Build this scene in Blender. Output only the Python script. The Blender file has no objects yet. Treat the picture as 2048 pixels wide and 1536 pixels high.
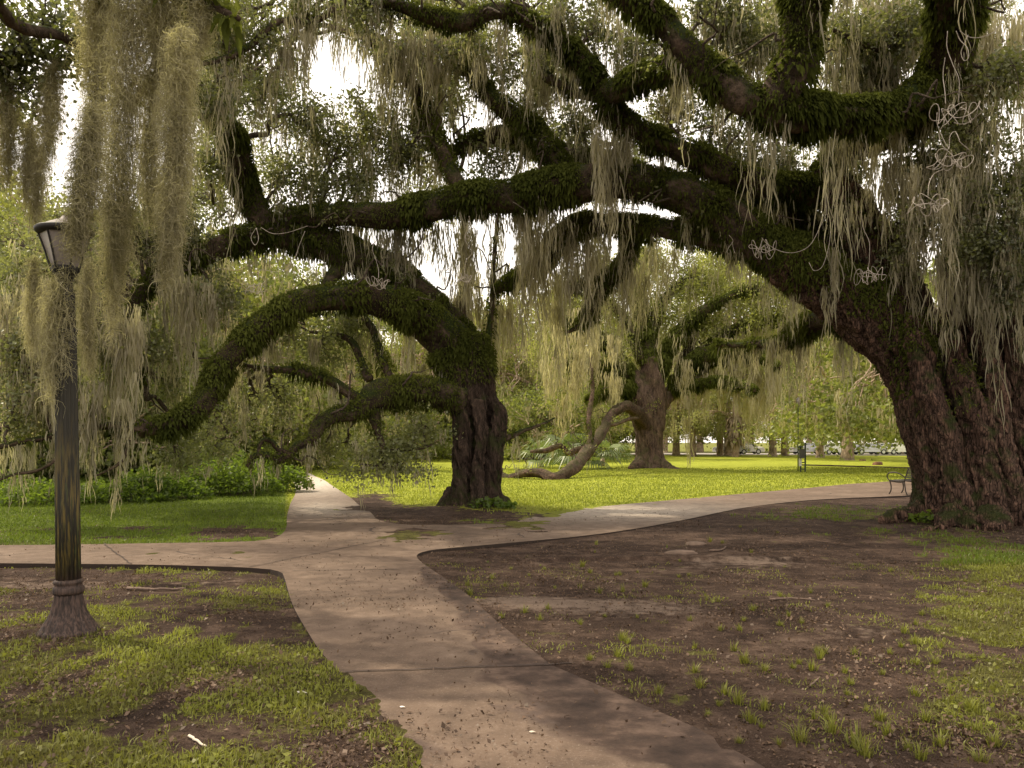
import bpy, bmesh, math, random
import numpy as np
from mathutils import Vector
from mathutils.geometry import tessellate_polygon
random.seed(7)
RNG = np.random.default_rng(11)
SC = bpy.context.scene
COL = SC.collection
F, CX, HY, CH = 1600.0, 1024.0, 885.0, 1.65      # focal length in photo pixels, centre column, horizon row, eye height
R = math.radians

def P(px, py, d):                                  # point seen at photo pixel (px,py) at distance d
    return np.array([(px - CX) / F * d, d, CH - (py - HY) / F * d])
def G(px, py, z=0.0):                              # ground point under a photo pixel
    d = F * (CH - z) / (py - HY)
    return np.array([(px - CX) / F * d, d, z])

# ------------------------------------------------------------------ value noise
def _h(ix, iy, iz, s):
    n = (ix.astype(np.int64) * 374761393 + iy.astype(np.int64) * 668265263 + iz.astype(np.int64) * 2147483647 + s * 974711) & 0xffffffff
    n = ((n ^ (n >> 13)) * 1274126177) & 0xffffffff
    n = (n ^ (n >> 16)) & 0xffffff
    return n / float(0xffffff)
def vnoise(p, s=0):
    p = np.asarray(p, float)
    i = np.floor(p).astype(np.int64); f = p - i; f = f * f * (3 - 2 * f)
    x, y, z = i[..., 0], i[..., 1], i[..., 2]
    fx, fy, fz = f[..., 0], f[..., 1], f[..., 2]
    def L(a, b, t): return a + (b - a) * t
    c = lambda dx, dy, dz: _h(x + dx, y + dy, z + dz, s)
    return L(L(L(c(0,0,0), c(1,0,0), fx), L(c(0,1,0), c(1,1,0), fx), fy),
             L(L(c(0,0,1), c(1,0,1), fx), L(c(0,1,1), c(1,1,1), fx), fy), fz)
def fbm(p, o=3, s=0):
    p = np.asarray(p, float); t = 0; a = .5; n = 0
    for k in range(o):
        t = t + a * vnoise(p * 2 ** k, s + k * 17); n += a; a *= .5
    return t / n

# ------------------------------------------------------------------ objects
def link(o, parent=None):
    COL.objects.link(o)
    if parent is not None: o.parent = parent
    return o
def thing(name, label, cat, loc=(0, 0, 0), group=None, kind=None, rotz=0):
    o = bpy.data.objects.new(name, None); o.location = loc; o.rotation_euler = (0, 0, rotz); o.empty_display_size = .2
    link(o); return tag(o, label, cat, group, kind)
def tag(o, label=None, cat=None, group=None, kind=None):
    if label: o['label'] = label
    if cat: o['category'] = cat
    if group: o['group'] = group
    if kind: o['kind'] = kind
    return o
def world_loc(o):
    v = np.zeros(3)
    while o is not None:
        v += np.array(o.location); o = o.parent
    return v
class MB:                                           # gathers vertices, quads and triangles for ONE mesh
    def __init__(s): s.v = []; s.q = []; s.t = []; s.tq = []; s.tt = []; s.n = 0
    def add(s, v, q=None, t=None, tone=None):
        v = np.asarray(v, np.float32).reshape(-1, 3)
        if q is not None and len(q):
            q = np.asarray(q, np.int64).reshape(-1, 4); s.q.append(q + s.n)
            s.tq.append(np.full(len(q), .5) if tone is None else np.broadcast_to(np.asarray(tone, float), (len(q),)))
        if t is not None and len(t):
            t = np.asarray(t, np.int64).reshape(-1, 3); s.t.append(t + s.n); s.tt.append(np.full(len(t), .5))
        s.v.append(v); s.n += len(v); return s
    def mesh(s, name, mat, smooth=True, off=None):
        m = bpy.data.meshes.new(name)
        v = np.concatenate(s.v) if s.v else np.zeros((0, 3), np.float32)
        if off is not None: v = v - np.asarray(off, np.float32)
        q = np.concatenate(s.q) if s.q else np.zeros((0, 4), np.int64)
        t = np.concatenate(s.t) if s.t else np.zeros((0, 3), np.int64)
        m.vertices.add(len(v)); m.vertices.foreach_set('co', v.astype(np.float32).ravel())
        nl = len(q) * 4 + len(t) * 3
        m.loops.add(nl); m.loops.foreach_set('vertex_index', np.concatenate([q.ravel(), t.ravel()]).astype(np.int32))
        m.polygons.add(len(q) + len(t))
        st = np.concatenate([np.arange(len(q)) * 4, len(q) * 4 + np.arange(len(t)) * 3]).astype(np.int32)
        m.polygons.foreach_set('loop_start', st)
        m.update(calc_edges=True)
        m.polygons.foreach_set('use_smooth', np.full(len(q) + len(t), bool(smooth)))
        tone = np.concatenate((s.tq if s.tq else []) + (s.tt if s.tt else []) or [np.zeros(0)])
        a = m.attributes.new('tone', 'FLOAT', 'FACE'); a.data.foreach_set('value', tone.astype(np.float32))
        if mat is not None: m.materials.append(mat)
        m.validate(); return m
    def build(s, name, mat, parent=None, smooth=True):
        off = world_loc(parent) if parent is not None else None
        return link(bpy.data.objects.new(name, s.mesh(name, mat, smooth, off)), parent)
    # --- shapes
    def box(s, c, size, rz=0):
        hx, hy, hz = np.array(size) / 2
        v = np.array([[x, y, z] for x in (-hx, hx) for y in (-hy, hy) for z in (-hz, hz)])
        ca, sa = math.cos(rz), math.sin(rz)
        v = np.stack([v[:, 0] * ca - v[:, 1] * sa, v[:, 0] * sa + v[:, 1] * ca, v[:, 2]], 1) + np.array(c)
        return s.add(v, [[0,1,3,2],[4,6,7,5],[0,4,5,1],[2,3,7,6],[0,2,6,4],[1,5,7,3]])
    def tube(s, pts, rad, n=8, rough=0., seed=0, caps=True, tone=None, fq=3.):
        v, q, fr = tube_geo(pts, rad, n, rough, seed, fq)
        s.add(v, q, tone=tone)
        if caps:
            k = len(pts); base = s.n - len(v)
            c = np.array([pts[0], pts[-1]]); s.add(c)
            i0, i1 = s.n - 2, s.n - 1
            a = np.arange(n); b = (a + 1) % n
            s.t.append(np.stack([np.full(n, i0), base + b, base + a], 1)); s.tt.append(np.full(n, .5))
            s.t.append(np.stack([np.full(n, i1), base + (k - 1) * n + a, base + (k - 1) * n + b], 1)); s.tt.append(np.full(n, .5))
        return s
    def lathe(s, c, prof, n=24, flutes=0, depth=0.):
        a = np.arange(n) / n * 2 * math.pi
        rows = []
        for r, z in prof:
            f = 1 - depth * (0.5 - 0.5 * np.cos(a * flutes)) if flutes else np.ones(n)
            rows.append(np.stack([np.cos(a) * r * f, np.sin(a) * r * f, np.full(n, z)], 1) + np.array(c))
        k = len(rows); q = []
        for j in range(k - 1):
            for i in range(n): q.append([j*n+i, j*n+(i+1)%n, (j+1)*n+(i+1)%n, (j+1)*n+i])
        return s.add(np.concatenate(rows), q)

def catmull(pts, step=None, n=None):
    pts = np.asarray(pts, float)
    if len(pts) < 3: 
        k = n or 4
        return np.array([pts[0] + (pts[-1] - pts[0]) * t for t in np.linspace(0, 1, k)])
    e = np.concatenate([[2 * pts[0] - pts[1]], pts, [2 * pts[-1] - pts[-2]]])
    seg = np.linalg.norm(np.diff(pts[:, :3], axis=0), axis=1); out = []
    for i in range(len(pts) - 1):
        k = max(2, int(round(seg[i] / step))) if step else n
        t = np.linspace(0, 1, k, endpoint=False)[:, None]
        a, b, c, d = e[i], e[i+1], e[i+2], e[i+3]
        out.append(.5 * (2*b + (c-a)*t + (2*a-5*b+4*c-d)*t*t + (3*b-a-3*c+d)*t**3))
    return np.concatenate(out + [pts[-1:]])
def frames(pts):
    pts = np.asarray(pts, float)
    T = np.gradient(pts, axis=0); T /= np.linalg.norm(T, axis=1)[:, None] + 1e-9
    N = np.zeros_like(T); up = np.array([0, 0, 1.]) if abs(T[0][2]) < .9 else np.array([1., 0, 0])
    N[0] = up - T[0] * up.dot(T[0]); N[0] /= np.linalg.norm(N[0])
    for i in range(1, len(pts)):
        v = N[i-1] - T[i] * N[i-1].dot(T[i]); N[i] = v / (np.linalg.norm(v) + 1e-9)
    return T, N, np.cross(T, N)
def tube_geo(pts, rad, n=8, rough=0., seed=0, fq=3.):
    pts = np.asarray(pts, float); rad = np.broadcast_to(np.asarray(rad, float), (len(pts),))
    T, N, B = frames(pts)
    a = np.arange(n) / n * 2 * math.pi
    d = N[:, None] * np.cos(a)[None, :, None] + B[:, None] * np.sin(a)[None, :, None]
    rr = np.repeat(rad[:, None], n, 1)
    if rough:
        q = pts[:, None] * .8 + d * 1.2
        rr = rr * (1 + rough * (fbm(q * fq * .5, 3, seed) - .5) * 2)
    v = pts[:, None] + d * rr[..., None]
    k = len(pts); i = np.arange(k - 1)[:, None] * n; j = np.arange(n)[None]; jn = (j + 1) % n
    q = np.stack([i + j, i + jn, i + n + jn, i + n + j], -1).reshape(-1, 4)
    return v.reshape(-1, 3), q, (T, N, B)

def unit(v): return v / (np.linalg.norm(v, axis=-1, keepdims=True) + 1e-9)
def rand_dir(n, zb=0.):
    v = RNG.normal(size=(n, 3)); v[:, 2] += zb; return unit(v)

def leaves(mb, c, L=.08, W=.4, zb=0., tone=None, droop=0.):
    """one folded leaf quad at each centre"""
    n = len(c); 
    if n == 0: return
    d = rand_dir(n, -droop); nn = rand_dir(n, zb); s = unit(np.cross(d, nn))
    l = np.broadcast_to(L, (n, 1)) * RNG.uniform(.6, 1.3, n)[:, None]; w = l * W * RNG.uniform(.8, 1.2, n)[:, None]
    u = unit(np.cross(s, d))
    v = np.stack([c, c + d * l * .45 + s * w + u * w * .3, c + d * l, c + d * l * .45 - s * w + u * w * .3], 1)
    q = np.arange(n * 4).reshape(n, 4)
    mb.add(v.reshape(-1, 3), q, tone=tone if tone is not None else RNG.uniform(0, 1, n))

def strands(mb, a, L, w=.02, K=6, sway=.06, tone=None, spread=0.):
    """hanging ribbon strands from anchors a (n,3), lengths L (n)"""
    n = len(a)
    if n == 0: return
    t = np.linspace(0, 1, K)
    ph = RNG.uniform(0, 6.28, (n, 2)); fr = RNG.uniform(1.5, 5.5, (n, 2))
    sw = sway * np.minimum(L, 1.5)
    x = np.sin(t[None] * fr[:, :1] + ph[:, :1]) - np.sin(ph[:, :1]); y = np.sin(t[None] * fr[:, 1:] + ph[:, 1:]) - np.sin(ph[:, 1:])
    p = np.stack([a[:, None, 0] + x * sw[:, None], a[:, None, 1] + y * sw[:, None], a[:, None, 2] - t[None] * L[:, None]], -1)
    yaw = RNG.uniform(0, 3.14, n); 
    side = np.stack([np.cos(yaw), np.sin(yaw), np.zeros(n)], 1)
    ww = w * RNG.uniform(.5, 1.5, n)[:, None] * np.clip(np.minimum(.5 + t * 3, (1 - t) * 1.6 + .12), 0, 1)[None]
    ww = ww * (0.6 + .8 * RNG.uniform(0, 1, (n, K)))
    l = p + side[:, None] * ww[..., None]; r = p - side[:, None] * ww[..., None]
    v = np.stack([l, r], 2).reshape(n, K * 2, 3)
    base = np.arange(n)[:, None] * (K * 2); k = np.arange(K - 1)[None] * 2
    q = np.stack([base + k, base + k + 1, base + k + 3, base + k + 2], -1).reshape(-1, 4)
    tn = RNG.uniform(0, 1, n) if tone is None else tone
    mb.add(v.reshape(-1, 3), q, tone=np.repeat(tn, K - 1))

def moss_clumps(mb, a, L, n=(10, 26), spread=.09, w=.018, sway=.05, K=6):
    """tangled clumps: short wavy strands start at all heights of a tapering drape, a few long ones run through it"""
    A, LL, TT = [], [], []
    for p, l in zip(a, L):
        k = int(RNG.integers(n[0], n[1]) * 1.7); t0 = RNG.uniform(0, .72, k) * (RNG.uniform(0, 1, k) > .3)
        sp = spread * (.7 + .5 * min(l, 2.) / 2) * (1 - .75 * t0)
        g = RNG.normal(size=(k, 3)) * np.stack([sp, sp, np.full(k, .03)], 1); g[:, 2] -= t0 * l
        r = np.exp(-(g[:, 0] ** 2 + g[:, 1] ** 2) / (2 * spread ** 2))
        A.append(p + g); LL.append(np.where(t0 > 0, l * RNG.uniform(.14, .42, k), l * (.15 + .8 * r * RNG.uniform(.3, 1.05, k))))
        TT.append(np.clip(RNG.uniform(.1, .8) + RNG.normal(size=k) * .22, 0, 1))
    if A: strands(mb, np.concatenate(A), np.concatenate(LL), w, K, sway * 1.35, np.concatenate(TT))

def fronds(mb, p, nrm, L=.15, tone=None):
    """small fern fronds that grow outwards and droop"""
    n = len(p)
    if n == 0: return
    out = unit(nrm + RNG.normal(size=(n, 3)) * .55)
    side = unit(np.cross(out, rand_dir(n)))
    l = (L * RNG.uniform(.5, 1.3, n))[:, None]; w = l * .2
    m = p + out * l * .55; e = m + (out * .35 + np.array([0, 0, -.55])) * l
    v = np.stack([p - side * w * .5, p + side * w * .5, m + side * w, m - side * w, e + side * w * .15, e - side * w * .15], 1)
    q = (np.arange(n)[:, None, None] * 6 + np.array([[0, 1, 2, 3], [3, 2, 4, 5]])[None]).reshape(-1, 4)
    tn = RNG.uniform(0, 1, n) if tone is None else tone
    mb.add(v.reshape(-1, 3), q, tone=np.repeat(tn, 2))

# ------------------------------------------------------------------ materials
def mat_new(name):
    m = bpy.data.materials.new(name); m.use_nodes = True
    nt = m.node_tree; nt.nodes.clear()
    return m, nt
class NT:
    def __init__(s, nt): s.nt = nt
    def n(s, typ, **kw):
        x = s.nt.nodes.new(typ)
        for k, v in kw.items():
            if k == 'ins':
                for i, val in v.items():
                    if hasattr(val, 'links') or isinstance(val, bpy.types.NodeSocket): s.nt.links.new(val, x.inputs[i])
                    else: x.inputs[i].default_value = val
            else: setattr(x, k, v)
        return x
    def noise(s, vec, scale, det=4., rough=.55):
        return s.n('ShaderNodeTexNoise', ins={'Vector': vec, 'Scale': scale, 'Detail': det, 'Roughness': rough}).outputs['Fac']
    def ramp(s, fac, stops):
        x = s.n('ShaderNodeValToRGB', ins={0: fac}); e = x.color_ramp.elements
        while len(e) < len(stops): e.new(.5)
        for el, (p, c) in zip(e, stops): el.position = p; el.color = (*c, 1) if len(c) == 3 else c
        return x.outputs[0]
    def mix(s, f, a, b, mode='MIX'):
        x = s.n('ShaderNodeMix', data_type='RGBA', blend_type=mode)
        for i, val in ((0, f), (6, a), (7, b)):
            if isinstance(val, bpy.types.NodeSocket): s.nt.links.new(val, x.inputs[i])
            else: x.inputs[i].default_value = (*val, 1) if isinstance(val, tuple) and len(val) == 3 else val
        return x.outputs[2]
    def math(s, op, a, b=0., clamp=False):
        return s.n('ShaderNodeMath', operation=op, use_clamp=clamp, ins={0: a, 1: b}).outputs[0]
    def sstep(s, v, lo, hi):
        return s.n('ShaderNodeMapRange', interpolation_type='SMOOTHSTEP', ins={0: v, 1: lo, 2: hi}).outputs[0]
    def mapping(s, vec, sc):
        return s.n('ShaderNodeMapping', ins={0: vec, 3: sc}).outputs[0]
    def geo(s): return s.n('ShaderNodeNewGeometry')
    def attr(s, name): return s.n('ShaderNodeAttribute', attribute_name=name).outputs['Fac']
    def out(s, sh): s.nt.links.new(sh, s.n('ShaderNodeOutputMaterial').inputs[0])
    def bsdf(s, col, rough=.8, bump=None, bs=.5, bd=.02, spec=.3, metal=0.):
        i = {'Base Color': col, 'Roughness': rough, 'Specular IOR Level': spec, 'Metallic': metal}
        if bump is not None:
            i['Normal'] = s.n('ShaderNodeBump', ins={'Height': bump, 'Strength': bs, 'Distance': bd}).outputs[0]
        i['Base Color'] = col if isinstance(col, bpy.types.NodeSocket) else (*col, 1)
        return s.n('ShaderNodeBsdfPrincipled', ins=i).outputs[0]

def leaf_mat(name, c0, c1, trans=.4, gloss=.05, tcol=1.3, c2=None):
    m, nt = mat_new(name); k = NT(nt)
    pos = k.geo().outputs['Position']
    t = k.attr('tone'); big = k.noise(pos, .45, 2)
    f = k.math('ADD', k.math('MULTIPLY', t, .6), k.math('MULTIPLY', k.math('SUBTRACT', big, .3), 1.0), True)
    c = k.ramp(f, [(0, c0), (.85, c1), (1, c2 or c1)])
    d = k.n('ShaderNodeBsdfDiffuse', ins={0: c}).outputs[0]
    tc = k.mix(1., c, (tcol, tcol * 1.02, tcol * .6), 'MULTIPLY')
    tr = k.n('ShaderNodeBsdfTranslucent', ins={0: tc}).outputs[0]
    sh = k.n('ShaderNodeMixShader', ins={0: trans, 1: d, 2: tr}).outputs[0]
    if gloss:
        g = k.n('ShaderNodeBsdfGlossy', ins={0: (.9, .9, .85, 1), 1: .45}).outputs[0]
        sh = k.n('ShaderNodeMixShader', ins={0: gloss, 1: sh, 2: g}).outputs[0]
    k.out(sh); return m

def bark_mat(name, dark, light, green=.35, gcol=(.03, .05, .008), vs=(5, 5, 1.1), tint=None, crack=.12):
    m, nt = mat_new(name); k = NT(nt)
    g = k.geo(); pos = g.outputs['Position']; nz = k.n('ShaderNodeSeparateXYZ', ins={0: g.outputs['Normal']}).outputs[2]
    mp = k.mapping(pos, vs)
    warp = k.n('ShaderNodeMixRGB', blend_type='ADD', ins={0: .35, 1: mp, 2: k.n('ShaderNodeTexNoise', ins={'Vector': pos, 'Scale': 2.5, 'Detail': 3.}).outputs['Color']}).outputs[0]
    a = k.noise(warp, 2.2, 8, .62); b = k.noise(pos, 26, 6, .7); big = k.noise(pos, .9, 3)
    v = k.n('ShaderNodeTexVoronoi', feature='DISTANCE_TO_EDGE', ins={'Vector': warp, 'Scale': 3.2}).outputs[0]
    fis = k.sstep(v, 0., .16)
    h = k.math('ADD', k.math('MULTIPLY', a, .9 - crack), k.math('ADD', k.math('MULTIPLY', b, .22), k.math('MULTIPLY', fis, crack)))
    c = k.ramp(h, [(.36, dark), (.62, light), (.85, tuple(min(1, x * 1.5) for x in light))])
    c = k.mix(k.sstep(big, .45, .7), c, k.mix(1., c, (.55, .5, .48), 'MULTIPLY'))
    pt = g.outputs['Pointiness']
    c = k.mix(k.sstep(pt, .5, .42), c, k.mix(1., c, (.3, .28, .27), 'MULTIPLY')); c = k.mix(k.math('MULTIPLY', k.sstep(pt, .505, .57), .8), c, k.mix(1., c, (2.1, 2.0, 1.95), 'MULTIPLY'))  # crease shade and ridge highlights painted by pointiness
    if tint: c = k.mix(k.sstep(k.noise(pos, .7, 2), .5, .62), c, tint)
    gm = k.math('MULTIPLY', k.sstep(k.math('ADD', k.math('MULTIPLY', nz, .22), k.noise(pos, 2.1, 5)), .5, .72), green, True)
    c = k.mix(gm, c, gcol)
    k.out(k.bsdf(c, .9, h, 1., .08, .15)); return m

M = {}
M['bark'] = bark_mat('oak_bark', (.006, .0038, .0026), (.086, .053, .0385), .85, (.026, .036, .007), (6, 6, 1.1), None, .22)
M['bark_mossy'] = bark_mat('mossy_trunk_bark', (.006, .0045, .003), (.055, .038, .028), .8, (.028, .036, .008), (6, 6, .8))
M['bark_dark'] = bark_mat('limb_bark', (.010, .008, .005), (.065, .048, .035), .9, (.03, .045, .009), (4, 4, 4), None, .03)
M['bark_far'] = bark_mat('hazed_bark', (.10, .075, .06), (.36, .28, .22), .3, (.12, .14, .04), (4, 4, .8), None, .05)  # lightened to put distant haze into the bark colour
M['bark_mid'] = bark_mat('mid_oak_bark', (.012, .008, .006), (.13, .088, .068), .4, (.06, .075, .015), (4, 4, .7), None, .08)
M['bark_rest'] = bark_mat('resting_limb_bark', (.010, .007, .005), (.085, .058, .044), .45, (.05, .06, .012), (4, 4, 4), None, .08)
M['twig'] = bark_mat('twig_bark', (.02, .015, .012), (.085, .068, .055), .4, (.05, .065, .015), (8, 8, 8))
M['fern'] = leaf_mat('resurrection_fern', (.024, .032, .008), (.165, .185, .042), .38, 0, 1.5, (.31, .31, .08))
M['leaf'] = leaf_mat('oak_leaf', (.055, .062, .025), (.22, .235, .095), .52, .05, 1.5, (.42, .42, .19))
M['leaf_mid'] = leaf_mat('sunlit_oak_leaf', (.15, .165, .045), (.36, .375, .115), .5, .02, 1.35, (.48, .47, .19))  # lighter copy of the oak leaf, sun and haze in its colour
M['leaf_deep'] = leaf_mat('deeper_oak_leaf', (.085, .105, .03), (.25, .275, .08), .5, .02, 1.4, (.40, .41, .15))
M['leaf_far'] = leaf_mat('hazed_far_leaf', (.24, .25, .10), (.46, .465, .20), .5, .02, 1.3, (.58, .56, .28))  # paler leaf colour stands in for haze over distance
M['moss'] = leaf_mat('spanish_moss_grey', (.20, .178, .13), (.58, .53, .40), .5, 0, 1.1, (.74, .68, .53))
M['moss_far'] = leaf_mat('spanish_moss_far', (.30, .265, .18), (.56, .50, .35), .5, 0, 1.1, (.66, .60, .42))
M['moss_near'] = leaf_mat('spanish_moss_near', (.20, .18, .115), (.60, .55, .38), .5, 0, 1.1, (.80, .74, .54))
M['shrub'] = leaf_mat('undergrowth_leaf', (.045, .08, .012), (.16, .215, .032), .5, .02, 1.7, (.32, .38, .07))
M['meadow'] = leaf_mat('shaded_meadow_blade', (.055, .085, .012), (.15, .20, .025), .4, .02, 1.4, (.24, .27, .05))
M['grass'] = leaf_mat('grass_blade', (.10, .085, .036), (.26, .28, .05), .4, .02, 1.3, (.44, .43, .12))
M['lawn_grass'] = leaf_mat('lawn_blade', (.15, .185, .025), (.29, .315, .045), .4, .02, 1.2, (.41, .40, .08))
M['palm'] = leaf_mat('palm_leaf', (.07, .10, .03), (.20, .25, .09), .4, .06, 1.3, (.34, .38, .18))
M['dead'] = leaf_mat('dead_frond', (.22, .17, .12), (.40, .32, .22), .3, 0, 1.0)
M['litter'] = leaf_mat('dead_leaf', (.045, .028, .02), (.19, .125, .085), .15, .02, 1.0, (.36, .28, .2))

def simple_mat(name, c, rough=.6, var=.35, sc=8., metal=0., spec=.4, bumpd=.004, stretch=(1, 1, 1), c2=None):
    m, nt = mat_new(name); k = NT(nt); pos = k.n('ShaderNodeTexCoord').outputs['Object']
    f = k.noise(k.mapping(pos, stretch), sc, 6, .6)
    lo = tuple(x * (1 - var) for x in c); hi = c2 or tuple(min(1, x * (1 + var)) for x in c)
    k.out(k.bsdf(k.ramp(f, [(.32, lo), (.68, hi)]), rough, f, .35, bumpd, spec, metal)); return m
M['lamp_metal'] = simple_mat('lamp_black_iron', (.022, .019, .016), .6, .5, 9, .2)
M['lamp_glass'] = simple_mat('cloudy_glass', (.25, .215, .195), .35, .25, 6, 0, .5)
M['bench_metal'] = simple_mat('bench_dark_iron', (.05, .04, .032), .5, .4, 20, .3)
M['rope'] = simple_mat('pale_rope', (.38, .33, .27), .7, .35, 14)
M['wood_white'] = simple_mat('bleached_stick', (.55, .48, .38), .8, .3, 20)
M['stick'] = simple_mat('brown_stick', (.14, .095, .07), .85, .4, 30)
M['paper'] = simple_mat('white_scrap', (.72, .68, .6), .8, .12, 20)
M['stone'] = simple_mat('tan_stone', (.13, .092, .07), .9, .3, 6, 0, .2, .02)
M['bin'] = simple_mat('bin_grey', (.16, .13, .12), .6, .3, 5)
M['box_dark'] = simple_mat('box_dark', (.06, .055, .055), .5, .3, 5)
M['panel'] = simple_mat('panel_pale', (.55, .53, .5), .5, .15, 5)
M['post_green'] = simple_mat('post_green', (.035, .05, .03), .6, .3, 5)
M['car_white'] = simple_mat('car_white', (.75, .74, .72), .25, .04, 2)
M['car_silver'] = simple_mat('car_silver', (.42, .42, .43), .3, .05, 2, .5)
M['car_red'] = simple_mat('car_dark', (.12, .05, .045), .3, .05, 2)
M['car_glass'] = simple_mat('car_glass', (.06, .065, .07), .1, .1, 2)
M['tyre'] = simple_mat('tyre', (.02, .02, .02), .8, .2, 10)
M['hub'] = simple_mat('wheel_rim', (.5, .5, .5), .3, .1, 5, .6)
M['rust'] = simple_mat('rusty_brown', (.18, .09, .06), .9, .4, 8)

# lamp shaft: dark green-black paint worn through to ochre on the weather side
def shaft_mat():
    m, nt = mat_new('weathered_lamp_paint'); k = NT(nt); pos = k.n('ShaderNodeTexCoord').outputs['Object']
    z = k.n('ShaderNodeSeparateXYZ', ins={0: pos}).outputs[2]
    s1 = k.noise(k.mapping(pos, (14, 14, 1.2)), 2.2, 6, .65); s2 = k.noise(k.mapping(pos, (30, 30, 3)), 2, 5, .6)
    low = k.sstep(z, 2.2, .6)
    c = k.mix(k.math('MULTIPLY', k.sstep(s1, .46, .60), low), (.026, .023, .016), (.17, .125, .038))
    c = k.mix(k.math('MULTIPLY', k.sstep(s2, .54, .66), low), c, (.075, .085, .03))
    c = k.mix(k.sstep(z, .62, .42), c, k.mix(k.sstep(s2, .35, .7), (.022, .014, .011), (.10, .062, .048)))
    k.out(k.bsdf(c, .7, s2, .25, .003, .35)); return m
M['shaft'] = shaft_mat()

def ground_mat():
    m, nt = mat_new('park_ground'); k = NT(nt); pos = k.geo().outputs['Position']
    gr, pale, lawn = k.attr('grass'), k.attr('pale'), k.attr('lawn')
    n1 = k.noise(pos, 1.1, 6, .6); n2 = k.noise(pos, 7, 7, .65); n3 = k.noise(pos, 45, 5, .7); nb = k.noise(pos, .25, 3)
    st = k.noise(k.mapping(pos, (.85, 1.15, 1)), 1.7, 7, .68)
    dirt = k.ramp(k.math('ADD', k.math('MULTIPLY', st, .6), k.math('MULTIPLY', n2, .4)), [(.34, (.019, .012, .009)), (.5, (.058, .037, .027)), (.66, (.148, .100, .073))])
    dirt = k.mix(k.math('MULTIPLY', k.sstep(n3, .56, .70), .5), dirt, (.20, .145, .11))
    dirt = k.mix(k.math('MULTIPLY', k.sstep(n3, .44, .34), .6), dirt, (.018, .012, .009))
    n5 = k.noise(pos, 110, 4, .75); dirt = k.mix(k.math('MULTIPLY', k.sstep(n5, .58, .68), .55), dirt, (.21, .155, .12)); dirt = k.mix(k.math('MULTIPLY', k.sstep(n5, .43, .33), .7), dirt, (.012, .008, .006))
    pm = k.sstep(k.math('ADD', pale, k.math('MULTIPLY', k.math('ADD', k.math('SUBTRACT', n1, .5), k.math('SUBTRACT', n2, .5)), 1.4)) , .35, .85)
    dirt = k.mix(pm, dirt, k.mix(n2, (.10, .07, .053), (.26, .195, .15)))
    g = k.ramp(k.math('ADD', k.math('MULTIPLY', n2, .5), k.math('MULTIPLY', n3, .5)), [(.36, (.04, .032, .014)), (.5, (.085, .08, .022)), (.66, (.16, .155, .04))])
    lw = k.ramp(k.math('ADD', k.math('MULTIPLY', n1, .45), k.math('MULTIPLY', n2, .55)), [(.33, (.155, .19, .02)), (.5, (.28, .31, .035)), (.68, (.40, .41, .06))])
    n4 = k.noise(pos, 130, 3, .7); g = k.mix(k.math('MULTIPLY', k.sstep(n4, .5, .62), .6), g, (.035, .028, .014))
    g = k.mix(k.attr('shaded_green'), g, k.ramp(n2, [(.35, (.05, .075, .01)), (.65, (.13, .17, .022))]))
    g = k.mix(lawn, g, lw)  # sunlit lawn brightness is part of this ground colour
    gm = k.sstep(k.math('ADD', gr, k.math('ADD', k.math('MULTIPLY', k.math('SUBTRACT', n1, .5), .9), k.math('MULTIPLY', k.math('SUBTRACT', n2, .5), 1.1))), .38, .62)
    c = k.mix(gm, dirt, g)
    h = k.math('ADD', n2, k.math('ADD', k.math('MULTIPLY', n3, .6), k.math('MULTIPLY', n5, .25)))
    k.out(k.bsdf(c, .95, h, 1., .045, .1)); return m
M['ground'] = ground_mat()

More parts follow.
